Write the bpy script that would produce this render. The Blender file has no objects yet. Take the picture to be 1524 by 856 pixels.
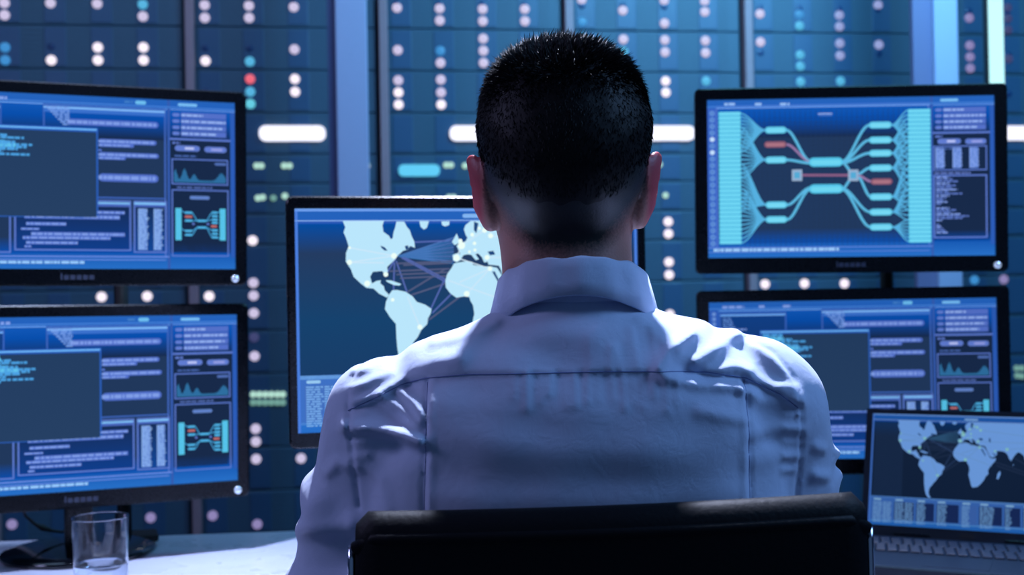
import bpy, bmesh, math, random
import numpy as np
from mathutils import Vector, Matrix
from mathutils.geometry import tessellate_polygon
from mathutils.bvhtree import BVHTree

C = bpy.context.scene.collection
S = bpy.context.scene
PI = math.pi
random.seed(7)

# ------------------------------------------------------------------ colour helpers
def lin(c):
    out = []
    for v in c[:3]:
        v = v / 255.0
        out.append(v / 12.92 if v <= 0.04045 else ((v + 0.055) / 1.055) ** 2.4)
    return tuple(out) + (1.0,)

# ------------------------------------------------------------------ camera
FPX = 42 / 36 * 1524
CAM_H = 1.18
ROLL = math.radians(1.0)
PITCH = math.atan(12 / FPX)
cf = Vector((0, math.cos(PITCH), math.sin(PITCH)))
cu0 = Vector((0, -math.sin(PITCH), math.cos(PITCH)))
cr0 = Vector((1, 0, 0))
cr = math.cos(ROLL) * cr0 - math.sin(ROLL) * cu0
cu = math.sin(ROLL) * cr0 + math.cos(ROLL) * cu0
cam_loc = Vector((0, 0, CAM_H))
cam_d = bpy.data.cameras.new('camera')
cam = bpy.data.objects.new('camera', cam_d)
C.objects.link(cam)
cam.matrix_world = Matrix(((cr.x, cu.x, -cf.x, cam_loc.x), (cr.y, cu.y, -cf.y, cam_loc.y), (cr.z, cu.z, -cf.z, cam_loc.z), (0, 0, 0, 1)))
cam_d.lens = 42
cam_d.sensor_width = 36
cam_d.clip_start = 0.05
cam_d.dof.use_dof = True
cam_d.dof.focus_distance = 1.17
cam_d.dof.aperture_fstop = 6.4
S.camera = cam

S.view_settings.view_transform = 'Standard'
S.view_settings.look = 'None'
S.view_settings.gamma = 1.0
S.view_settings.use_curve_mapping = False
S.view_settings.exposure = 0.0

def ray(px, py):
    return (cf + cr * ((px - 762) / FPX) - cu * ((py - 428) / FPX))

def on_plane(px, py, p0, n):
    d = ray(px, py)
    t = (Vector(p0) - cam_loc).dot(n) / d.dot(n)
    return cam_loc + d * t

# ------------------------------------------------------------------ world and lights
w = bpy.data.worlds.new('world')
S.world = w
w.use_nodes = True
w.node_tree.nodes['Background'].inputs[0].default_value = lin((110, 150, 205))
w.node_tree.nodes['Background'].inputs[1].default_value = 0.20

def area(name, loc, target, size, power, col, size_y=None, spread=180):
    l = bpy.data.lights.new(name, 'AREA')
    l.energy = power
    l.color = lin(col)[:3]
    l.size = size
    if size_y:
        l.shape = 'RECTANGLE'; l.size_y = size_y
    l.spread = math.radians(spread)
    o = bpy.data.objects.new(name, l)
    C.objects.link(o)
    o.location = loc
    d = Vector(target) - Vector(loc)
    o.rotation_euler = d.to_track_quat('-Z', 'Y').to_euler()
    return o

area('desk_downlight', (0.12, 2.0, 2.75), (0.06, 1.12, 1.1), 0.10, 20, (212, 222, 255), spread=70)
area('desk_downlight_left', (-0.75, 1.75, 2.6), (-0.50, 2.06, 0.73), 0.07, 4.2, (196, 214, 255), spread=42)
area('ceiling_light_right', (1.8, 0.9, 2.5), (0.25, 1.1, 1.1), 0.9, 27, (140, 190, 255))
area('ceiling_light_left', (-2.0, 1.0, 2.2), (-0.1, 1.15, 1.25), 0.6, 15, (185, 186, 250))
area('rack_aisle_light', (1.15, 2.7, 2.85), (1.0, 4.1, 1.95), 1.5, 85, (104, 184, 226), size_y=0.5)
area('rack_aisle_light_left', (-1.2, 2.6, 2.85), (-1.2, 4.0, 1.2), 2.0, 10, (150, 185, 225), size_y=0.5)

# ------------------------------------------------------------------ materials
MATS = {}
def mat(name, col, rough=0.5, metal=0.0, bump=0.0, bscale=50.0, var=0.0, spec=0.5, emit=None, strength=1.0, coat=0.0, sheen=0.0, sss=0.0):
    if name in MATS:
        return MATS[name]
    m = bpy.data.materials.new(name)
    m.use_nodes = True
    nt = m.node_tree
    b = nt.nodes['Principled BSDF']
    b.inputs['Base Color'].default_value = lin(col)
    b.inputs['Roughness'].default_value = rough
    b.inputs['Metallic'].default_value = metal
    b.inputs['Specular IOR Level'].default_value = spec
    b.inputs['Coat Weight'].default_value = coat
    b.inputs['Sheen Weight'].default_value = sheen
    if sss:
        b.inputs['Subsurface Weight'].default_value = sss
        b.inputs['Subsurface Radius'].default_value = (1.0, 0.35, 0.2)
        b.inputs['Subsurface Scale'].default_value = 0.012
    if emit:
        b.inputs['Emission Color'].default_value = lin(emit)
        b.inputs['Emission Strength'].default_value = strength
    tc = nt.nodes.new('ShaderNodeTexCoord')
    no = nt.nodes.new('ShaderNodeTexNoise')
    no.inputs['Scale'].default_value = bscale
    no.inputs['Detail'].default_value = 4
    nt.links.new(tc.outputs['Object'], no.inputs['Vector'])
    if bump > 0:
        bp = nt.nodes.new('ShaderNodeBump')
        bp.inputs['Strength'].default_value = bump
        bp.inputs['Distance'].default_value = 0.002
        nt.links.new(no.outputs['Fac'], bp.inputs['Height'])
        nt.links.new(bp.outputs['Normal'], b.inputs['Normal'])
    mr = nt.nodes.new('ShaderNodeMapRange')
    mr.inputs['To Min'].default_value = max(0.0, rough - 0.06)
    mr.inputs['To Max'].default_value = min(1.0, rough + 0.06)
    nt.links.new(no.outputs['Fac'], mr.inputs['Value'])
    nt.links.new(mr.outputs['Result'], b.inputs['Roughness'])
    if var > 0:
        mx = nt.nodes.new('ShaderNodeMix'); mx.data_type = 'RGBA'
        c = lin(col)
        mx.inputs['A'].default_value = c
        mx.inputs['B'].default_value = tuple(v * (1 - var) for v in c[:3]) + (1,)
        nt.links.new(no.outputs['Fac'], mx.inputs['Factor'])
        nt.links.new(mx.outputs['Result'], b.inputs['Base Color'])
    MATS[name] = m
    return m

def emat(name, col, strength=1.0):
    return mat(name, (10, 12, 18), 0.4, emit=col, strength=strength)

M_wall = mat('wall_paint', (70, 84, 112), 0.8, bump=0.2, var=0.1)
M_floor = mat('floor_vinyl', (70, 78, 100), 0.35, bump=0.1, bscale=20, var=0.2)
M_ceil = mat('ceiling_tile', (120, 126, 140), 0.9, bump=0.3, bscale=120)
M_rack = mat('rack_steel', (50, 76, 96), 0.45, 0.2, bump=0.1, var=0.15)
M_unit = mat('server_face', (70, 100, 124), 0.5, 0.0, bump=0.2, bscale=220, var=0.2)
M_slot = mat('server_slot', (56, 88, 122), 0.4, 0.0)
M_post = mat('rack_post', (176, 140, 150), 0.55, 0.1, var=0.15)
M_alu = mat('anodised_post', (176, 176, 210), 0.5, 0.0, var=0.05)
M_frost = mat('smoked_strip', (70, 78, 120), 0.5)
M_black = mat('black_plastic', (7, 9, 15), 0.28, bump=0.05, bscale=300, spec=0.3)
M_blackm = mat('black_matte', (11, 13, 20), 0.55, bump=0.1, bscale=300)
M_gloss = mat('black_gloss', (10, 12, 18), 0.1, coat=0.6)
M_desk = mat('desk_laminate', (206, 206, 226), 0.28, var=0.06, bscale=8, coat=0.3)
M_metal = mat('satin_steel', (120, 135, 165), 0.3, 0.9)
M_chrome = mat('chrome', (210, 215, 230), 0.15, 1.0)
M_leather = mat('black_leather', (5, 7, 13), 0.55, bump=0.2, bscale=260, spec=0.18)
M_laptop = mat('laptop_case', (30, 36, 48), 0.4, 0.3, bump=0.08, bscale=400)
M_deck = mat('laptop_deck', (58, 66, 84), 0.4, 0.3, bump=0.08, bscale=400)
M_key = mat('laptop_keys', (66, 72, 92), 0.4)
M_trousers = mat('dark_trousers', (24, 28, 42), 0.85, bump=0.4, bscale=400)
M_shoe = mat('black_shoe', (10, 10, 12), 0.3)
M_eye = mat('eye_white', (225, 225, 225), 0.2)
M_button = mat('silver_button', (230, 235, 250), 0.2, 1.0, emit=(190, 215, 255), strength=0.5)

# ------------------------------------------------------------------ mesh helpers
def obj(name, bm, m, parent=None, smooth=False, kind=None, label=None):
    me = bpy.data.meshes.new(name)
    bmesh.ops.recalc_face_normals(bm, faces=bm.faces)
    bm.to_mesh(me); bm.free()
    if smooth:
        me.polygons.foreach_set('use_smooth', [True] * len(me.polygons))
    if m: me.materials.append(m)
    o = bpy.data.objects.new(name, me)
    C.objects.link(o)
    if parent: o.parent = parent
    if kind: o['kind'] = kind
    if label: o['label'] = label
    return o

def thing(name, label, cat, loc=(0, 0, 0), rz=0.0, group=None):
    o = bpy.data.objects.new(name, None)
    C.objects.link(o)
    o.empty_display_size = 0.05
    o.location = loc; o.rotation_euler = (0, 0, rz)
    o['label'] = label; o['category'] = cat
    if group: o['group'] = group
    return o

def tag(o, label, cat, group=None):
    o['label'] = label; o['category'] = cat
    if group: o['group'] = group
    return o

def box(bm, x0, x1, y0, y1, z0, z1, bev=0.0, mtx=None, seg=2):
    vs = [bm.verts.new(p) for p in ((x0, y0, z0), (x1, y0, z0), (x1, y1, z0), (x0, y1, z0), (x0, y0, z1), (x1, y0, z1), (x1, y1, z1), (x0, y1, z1))]
    fs = [bm.faces.new([vs[i] for i in q]) for q in ((0, 3, 2, 1), (4, 5, 6, 7), (0, 1, 5, 4), (1, 2, 6, 5), (2, 3, 7, 6), (3, 0, 4, 7))]
    allv = vs
    if bev > 0:
        es = list({e for f in fs for e in f.edges})
        r = bmesh.ops.bevel(bm, geom=es, offset=bev, segments=seg, affect='EDGES', profile=0.5)
        allv = list({v for f in r['faces'] for v in f.verts} | {v for v in vs if v.is_valid})
    if mtx is not None:
        for v in allv:
            v.co = mtx @ v.co
    return bm

def B(*a, **k):
    bm = bmesh.new(); box(bm, *a, **k); return bm

def tube(bm, pts, r, seg=10, cap=True):
    pts = [Vector(p) for p in pts]
    rs = r if isinstance(r, (list, tuple)) else [r] * len(pts)
    rings = []
    ref = Vector((0.13, 0.31, 0.94))
    for i, p in enumerate(pts):
        t = (pts[min(i + 1, len(pts) - 1)] - pts[max(i - 1, 0)]).normalized()
        a = t.cross(ref)
        if a.length < 1e-3: a = t.cross(Vector((1, 0, 0)))
        a.normalize(); b = t.cross(a).normalized()
        rings.append([bm.verts.new(p + (a * math.cos(2 * PI * k / seg) + b * math.sin(2 * PI * k / seg)) * rs[i]) for k in range(seg)])
    for i in range(len(rings) - 1):
        for k in range(seg):
            bm.faces.new((rings[i][k], rings[i][(k + 1) % seg], rings[i + 1][(k + 1) % seg], rings[i + 1][k]))
    if cap:
        bm.faces.new(rings[0][::-1]); bm.faces.new(rings[-1])
    return bm

def lathe(bm, prof, seg=32, centre=(0, 0, 0), sy=1.0):
    rings = []
    for r, z in prof:
        if r < 1e-6:
            rings.append([bm.verts.new((centre[0], centre[1], centre[2] + z))])
        else:
            rings.append([bm.verts.new((centre[0] + r * math.cos(2 * PI * k / seg), centre[1] + sy * r * math.sin(2 * PI * k / seg), centre[2] + z)) for k in range(seg)])
    for a, b in zip(rings, rings[1:]):
        for k in range(seg):
            k2 = (k + 1) % seg
            if len(a) == 1 and len(b) == 1: continue
            if len(a) == 1: bm.faces.new((a[0], b[k], b[k2]))
            elif len(b) == 1: bm.faces.new((a[k], a[k2], b[0]))
            else: bm.faces.new((a[k], a[k2], b[k2], b[k]))
    return bm

def slab(bm, pts, y0, y1, mtx=None):
    """outline in x,z extruded along y"""
    a = [bm.verts.new((x, y0, z)) for x, z in pts]
    b = [bm.verts.new((x, y1, z)) for x, z in pts]
    if mtx is not None:
        for v in a + b: v.co = mtx @ v.co
    bm.faces.new(a); bm.faces.new(b[::-1])
    n = len(pts)
    for i in range(n):
        bm.faces.new((a[i], b[i], b[(i + 1) % n], a[(i + 1) % n]))
    return bm

def rrect(x0, x1, z0, z1, r, n=6):
    out = []
    for cx, cz, a0 in ((x1 - r, z1 - r, 0), (x0 + r, z1 - r, 90), (x0 + r, z0 + r, 180), (x1 - r, z0 + r, 270)):
        for k in range(n + 1):
            a = math.radians(a0 + 90 * k / n)
            out.append((cx + r * math.cos(a), cz + r * math.sin(a)))
    return out

# ------------------------------------------------------------------ room
obj('floor', B(-3.6, 3.6, -1.2, 5.6, -0.1, 0.0), M_floor, kind='structure')
obj('ceiling', B(-3.6, 3.6, -1.2, 5.6, 3.0, 3.1), M_ceil, kind='structure')
obj('wall_back', B(-3.6, 3.6, 5.5, 5.6, 0, 3.0), M_wall, kind='structure')
obj('wall_left', B(-3.7, -3.6, -1.2, 5.6, 0, 3.0), M_wall, kind='structure')
obj('wall_right', B(3.6, 3.7, -1.2, 5.6, 0, 3.0), M_wall, kind='structure')

# ------------------------------------------------------------------ server racks
RYAW = math.radians(7.2)
RD = 4.0
rdir = Vector((math.cos(RYAW), math.sin(RYAW), 0))
rnrm = Vector((math.sin(RYAW), -math.cos(RYAW), 0))    # towards the camera
RW = 0.622
RS0 = -1.6745
COLS = (0.0625, 0.2035, 0.3475, 0.4895)
LEDS = """10,5,w 10,23,w 10,71,b 10,90,b 78,5,w 78,90,W 148,6,w 148,71,W 149,90,W 216,7,c 216,25,w 216,71,W 216,90,W
311,8,w 311,27,w 311,91,W 376,9,w 377,27,w 378,92,c 377,118,r 378,137,c 379,155,C 444,11,w 445,74,w 445,118,W 445,137,W
155,442,W 222,441,W 316,441,W 382,358,W 383,421,w 383,440,w 385,466,w 385,502,d 386,530,w 386,638,w 386,657,w 387,683,w
452,682,w 230,770,m 324,767,m 387,780,m 27,780,m
599,12,w 600,75,w 600,120,w 600,138,W 600,156,W 662,13,w 663,31,w 663,76,b 663,94,w 664,119,w 664,138,w 664,156,W
726,14,w 727,32,w 727,58,w 727,76,w 727,94,w 788,14,w 788,32,w
876,0,w 876,33,b 877,57,c 936,16,w 937,59,w 937,77,c 938,94,w 997,1,w 997,35,w 998,60,w 998,78,w 999,121,W 999,138,W
1056,2,w 1056,18,w 1057,61,w 1057,79,w 1058,121,c 1001,330,W 1001,348,W 1002,390,W 1002,409,W 1001,468,W
1138,21,w 1138,63,w 1195,22,b 1196,39,c 1196,82,c 1196,99,c 1196,122,c 1253,23,l 1253,40,l 1254,65,l 1254,83,l 1254,121,c
1309,8,l 1309,67,l 1142,423,W 1198,422,W 1256,422,W
1440,27,m 1440,68,m 1440,85,m 1440,102,m 1499,12,d 1499,28,d 1499,45,d 1499,88,d 1439,417,b 1493,416,m"""
SMALL = """382,247,g 389,247,g 423,247,g 431,247,g 555,247,g 562,247,w 664,246,g 671,246,g 692,247,g 706,245,g 972,246,g 981,245,g
384,295,g 391,294,g 407,295,e 424,292,g 500,293,e 523,292,c 668,294,g 675,294,g 990,291,g
1512,548,e 1520,548,e 1513,559,e 1520,560,e""".split()
for yy in (587, 599):
    for xx in (377, 386, 395, 404, 413, 421):
        SMALL.append('%d,%d,%s' % (xx, yy, 'g' if yy == 587 else 'e'))
LEDM = {
    'w': emat('led_lilac', (206, 196, 228), 1.0), 'W': emat('led_white', (246, 234, 246), 1.15), 'b': emat('led_blue', (60, 140, 205), 1.0),
    'c': emat('led_cyan', (84, 178, 220), 1.0), 'C': emat('led_aqua', (100, 205, 225), 1.0), 'r': emat('led_red', (240, 104, 122), 1.0),
    'm': emat('led_mauve', (140, 130, 180), 1.0), 'd': emat('led_dim', (62, 66, 110), 1.0), 'l': emat('led_lavender', (150, 160, 212), 1.0),
    'g': emat('led_green', (178, 222, 206), 1.0), 'e': emat('led_pale_green', (112, 160, 150), 1.0)}
def led_mesh(name, r, m):
    bm = bmesh.new()
    lathe(bm, [(r, 0.0), (r, 0.003), (r * 0.86, 0.0052), (r * 0.5, 0.0066), (0, 0.007)], 20)
    for v in bm.verts: v.co = Vector((v.co.x, -v.co.z, v.co.y))
    me = bpy.data.meshes.new(name); bm.to_mesh(me); bm.free()
    me.materials.append(m)
    return me
LEDMESH = {k: led_mesh('indicator_light', 0.0158, m) for k, m in LEDM.items()}
LEDSMALL = {k: led_mesh('small_indicator_light', 0.0104, m) for k, m in LEDM.items()}
p_on_rack = Vector((0, RD, 0))
racks = []
rack_labels = ["dark blue server rack showing above and between the two left monitors",
               "dark blue server rack with a red indicator light, right of the left monitors",
               "dark blue server rack with a glowing cyan bar, behind the central monitor",
               "dark blue server rack right of the seated man's head, with cyan indicator lights",
               "blue-lit server rack behind the two stacked right monitors, a pale post on its edge",
               "blue-lit server rack beside the vertical cyan tube lamp"]
bounds = [2.24, 2.072, 1.932, 1.792, 1.655, 1.56, 1.46, 1.36, 1.22, 1.08, 0.94, 0.84, 0.70, 0.56, 0.42, 0.28, 0.12]
for k in range(6):
    base = Vector((0, RD, 0)) + rdir * (RS0 + k * RW)
    t = thing('server_rack', rack_labels[k], 'server rack', base, RYAW, 'server racks behind the desk')
    racks.append(t)
    bm = bmesh.new()
    box(bm, 0.004, RW - 0.004, 0.012, 0.75, 0.05, 2.26, bev=0.004)
    box(bm, 0.03, RW - 0.03, 0.04, 0.72, 0.0, 0.06)
    obj('cabinet', bm, M_rack, t)
    bm = bmesh.new()
    box(bm, 0.001, 0.0295, -0.028, 0.03, 0.03, 2.27, bev=0.003)
    obj('door_post', bm, M_post, t)
    for i in range(len(bounds) - 1):
        z1, z0 = bounds[i] - 0.0015, bounds[i + 1] + 0.0015
        bm = bmesh.new()
        box(bm, 0.030, RW - 0.012, 0.0, 0.02, z0, z1, bev=0.0025)
        n = int((z1 - z0 - 0.02) / 0.014)
        for q in range(n):
            zz = z0 + 0.014 + q * (z1 - z0 - 0.028) / max(1, n - 1)
            for c in COLS:
                box(bm, c + 0.052, min(c + 0.125, RW - 0.05), -0.0016, 0.001, zz - 0.0022, zz + 0.0022)
        u = obj('server_unit', bm, M_unit, t)
        for c in COLS:
            obj('drive_bay', B(c - 0.022, c + 0.046, -0.003, 0.001, z0 + 0.006, z1 - 0.006, bev=0.002), M_slot, u)
    # light bars
    def bar(s0, s1, za, zb, m, nm='light_bar'):
        bm = bmesh.new()
        slab(bm, rrect(s0, s1, za, zb, (zb - za) * 0.42), -0.016, 0.001)
        obj(nm, bm, m, t)
    zb = on_plane(435, 199, p_on_rack, rnrm).z
    bar(0.230, 0.444, zb - 0.025, zb + 0.025, emat('bar_white', (238, 238, 255), 1.3))
    if k == 2:
        z = on_plane(627, 254, p_on_rack, rnrm).z
        bar(0.0585, 0.1945, z - 0.019, z + 0.019, emat('bar_cyan', (92, 196, 236), 1.1))

def add_led(px, py, c, small):
    p = on_plane(px, py, p_on_rack, rnrm)
    s = (p - Vector((0, RD, 0))).dot(rdir) - RS0
    k = int(s // RW)
    if k < 0 or k > 5: return
    f = s - k * RW
    if not small:
        best = min(COLS, key=lambda q: abs(q - f))
        if abs(best - f) < 0.03: f = best
    f = min(max(f, 0.03), RW - 0.045)
    o = bpy.data.objects.new('indicator_light', (LEDSMALL if small else LEDMESH)[c])
    C.objects.link(o)
    o.parent = racks[k]
    o.location = (f, -0.003, p.z)
    if c == 'r': o['label'] = 'red indicator light'
for e in LEDS.split():
    a, b, c = e.split(','); add_led(float(a), float(b), c, False)
for e in SMALL:
    a, b, c = e.split(','); add_led(float(a), float(b), c, True)
# unlit lenses along the bays, dark glass
M_unlit = mat('unlit_lens', (28, 62, 108), 0.3)
bm_u = led_mesh('unlit_indicator', 0.012, M_unlit)
for k in range(6):
    for i in range(3):
        for c in COLS[:4]:
            o = bpy.data.objects.new('unlit_indicator', bm_u); C.objects.link(o); o.parent = racks[k]
            o.location = (c, -0.0005, (bounds[i + 1] + bounds[i]) / 2 - 0.0)

# partition posts in front of the racks
def at_depth(px, y, z=0.0):
    d = ray(px, 428)
    tt = y / d.y
    return Vector((d.x * tt, y, z))
def partition(pxc, y, wd, label, strip, sw):
    p = at_depth(pxc, y)
    # put the post on the vertical through pxc at mid image height of its visible stretch
    t = thing('partition_post', label, 'post', (p.x - 0.004, y, 0), RYAW, 'pale partition posts in front of the racks')
    bm = bmesh.new(); box(bm, -wd / 2, wd / 2, -0.03, 0.03, 0, 2.999, bev=0.004)
    obj('post_body', bm, M_alu, t)
    bm = bmesh.new(); box(bm, -wd / 2 - sw, -wd / 2 + 0.002, -0.012, 0.012, 0.0, 2.999, bev=0.002)
    obj('edge_strip', bm, strip, t)
partition(531, 3.55, 0.093, "broad pale lavender post between the left monitors and the central monitor", M_frost, 0.024)
partition(1411, 3.75, 0.078, "pale blue post rising behind the upper right monitor", mat('mauve_strip', (120, 112, 150), 0.5), 0.062)

# cyan tube lamp
p = at_depth(1490, 3.62)
t = thing('tube_lamp', 'bright cyan vertical tube lamp above the upper right monitor corner', 'lamp', (p.x, 3.62, 1.72), 0)
bm = bmesh.new(); tube(bm, [(0, 0, 0.03), (0, 0, 1.24)], 0.021, 20)
obj('glass_tube', bm, emat('tube_cyan', (190, 250, 255), 1.25), t, smooth=True)
bm = bmesh.new(); box(bm, -0.022, 0.022, 0.02, 0.045, 0.0, 1.27, bev=0.003); obj('backing_rail', bm, M_blackm, t)
bm = bmesh.new(); tube(bm, [(0, 0, 0.0), (0, 0, 0.035)], 0.023, 20); tube(bm, [(0, 0, 1.235), (0, 0, 1.279)], 0.023, 20); obj('end_cap', bm, emat('tube_end', (70, 170, 230), 0.9), t)

# ------------------------------------------------------------------ desk
DZ = 0.73
DYAW = math.atan(0.095)
desk = thing('desk', 'long pale lavender desk carrying the monitors, laptop and glass', 'desk', (0, 1.92, 0), DYAW)
bm = bmesh.new(); box(bm, -1.55, 1.75, -0.45, 0.447, DZ - 0.032, DZ, bev=0.004)
obj('desktop', bm, M_desk, desk)
for x in (-1.5, 1.68):
    obj('leg_panel', B(x, x + 0.03, -0.40, 0.40, 0, DZ - 0.031, bev=0.002), M_blackm, desk)
obj('modesty_panel', B(-1.47, 1.68, 0.28, 0.298, 0.25, DZ - 0.031), M_blackm, desk)

# ------------------------------------------------------------------ screen contents
class Disp:
    def __init__(s, w, h, gain=1.0):
        s.w, s.h, s.g = w, h, gain
        s.v = []; s.f = []; s.c = []; s.L = 0
    def col(s, c):
        return tuple(x * s.g for x in lin(c)[:3]) + (1.0,)
    def lay(s, n): s.L = n; return s
    def _add(s, pts, cols, tris=None):
        b = len(s.v)
        for (u, v) in pts: s.v.append(((u - .5) * s.w, -0.00012 * s.L, (.5 - v) * s.h))
        if tris is None:
            s.f.append(list(range(b, b + len(pts)))); s.c.append(cols)
        else:
            for t_ in tris:
                s.f.append([b + i for i in t_]); s.c.append([cols[i] for i in t_])
    def rect(s, u0, v0, u1, v1, c, c2=None):
        a = s.col(c); b = s.col(c2) if c2 else a
        s._add([(u0, v0), (u1, v0), (u1, v1), (u0, v1)], [a, a, b, b])
    def frame(s, u0, v0, u1, v1, t, c):
        tu = t; tv = t * s.w / s.h
        s.rect(u0, v0, u1, v0 + tv, c); s.rect(u0, v1 - tv, u1, v1, c)
        s.rect(u0, v0 + tv, u0 + tu, v1 - tv, c); s.rect(u1 - tu, v0 + tv, u1, v1 - tv, c)
    def poly(s, pts, c):
        a = s.col(c)
        tr = tessellate_polygon([[Vector((u, v, 0)) for u, v in pts]])
        s._add(pts, [a] * len(pts), [list(t_) for t_ in tr])
    def line(s, pts, t, c, t2=None):
        a = s.col(c); k = s.w / s.h
        for i in range(len(pts) - 1):
            (x0, y0), (x1, y1) = pts[i], pts[i + 1]
            dx, dy = (x1 - x0) * k, (y1 - y0)
            L = math.hypot(dx, dy)
            if L < 1e-9: continue
            nx, ny = -dy / L, dx / L
            h = t * 0.5
            s._add([(x0 + nx * h, y0 + ny * h * k), (x1 + nx * h, y1 + ny * h * k), (x1 - nx * h, y1 - ny * h * k), (x0 - nx * h, y0 - ny * h * k)], [a] * 4)
    def disc(s, u, v, r, c, n=14):
        k = s.w / s.h
        s._add([(u + r * math.cos(2 * PI * i / n), v + r * k * math.sin(2 * PI * i / n)) for i in range(n)], [s.col(c)] * n)
    def pill(s, u0, v0, u1, v1, c):
        k = s.w / s.h; rv = (v1 - v0) / 2; ru = rv / k; vc = (v0 + v1) / 2; pts = []
        for i in range(7):
            a = -PI / 2 + PI * i / 6; pts.append((u1 - ru + ru * math.cos(a), vc + rv * math.sin(a)))
        for i in range(7):
            a = PI / 2 + PI * i / 6; pts.append((u0 + ru + ru * math.cos(a), vc + rv * math.sin(a)))
        s._add(pts, [s.col(c)] * len(pts))
    def text(s, u0, u1, v, h, c, bg=None, rnd=random):
        if bg: s.rect(u0, v - h * .62, u1, v + h * .62, bg)
        L = s.L; s.L = L + 1
        u = u0
        while u < u1:
            l = rnd.uniform(.006, .026)
            s.rect(u, v - h * .43, min(u + l, u1), v + h * .43, c)
            u += l + rnd.uniform(.002, .005)
        s.L = L
    def build(s, name, parent, mtx, label=None):
        me = bpy.data.meshes.new(name)
        me.from_pydata([tuple(mtx @ Vector(p)) for p in s.v], [], s.f)
        at = me.color_attributes.new('col', 'FLOAT_COLOR', 'CORNER')
        flat = [x for cs in s.c for c in cs for x in c]
        at.data.foreach_set('color', flat)
        me.materials.append(M_disp)
        o = bpy.data.objects.new(name, me); C.objects.link(o); o.parent = parent
        if label: o['label'] = label
        return o

M_disp = bpy.data.materials.new('display_pixels'); M_disp.use_nodes = True
nt = M_disp.node_tree; nt.nodes.clear()
out = nt.nodes.new('ShaderNodeOutputMaterial'); em = nt.nodes.new('ShaderNodeEmission'); at = nt.nodes.new('ShaderNodeAttribute')
at.attribute_name = 'col'
nt.links.new(at.outputs['Color'], em.inputs['Color']); nt.links.new(em.outputs[0], out.inputs[0])
em.inputs['Strength'].default_value = 1.0

HDR = (38, 100, 188); LINE = (92, 122, 208); BAND = (96, 124, 208); TXT = (128, 158, 230); CY = (80, 178, 230); DARK = (33, 56, 92); DEEP = (24, 42, 74); BLU = (8, 78, 172)

def background(d):
    d.lay(0)
    d.rect(0, 0, 1, .045, HDR, (34, 96, 190))
    d.rect(0, .045, 1, .12, (20, 90, 186), BLU)
    d.rect(0, .12, 1, .24, BLU, DEEP)
    d.rect(0, .24, 1, .82, DARK, DARK)
    d.rect(0, .82, 1, .91, DARK, BLU)
    d.rect(0, .91, 1, 1, (24, 90, 180), (40, 112, 200))

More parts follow.
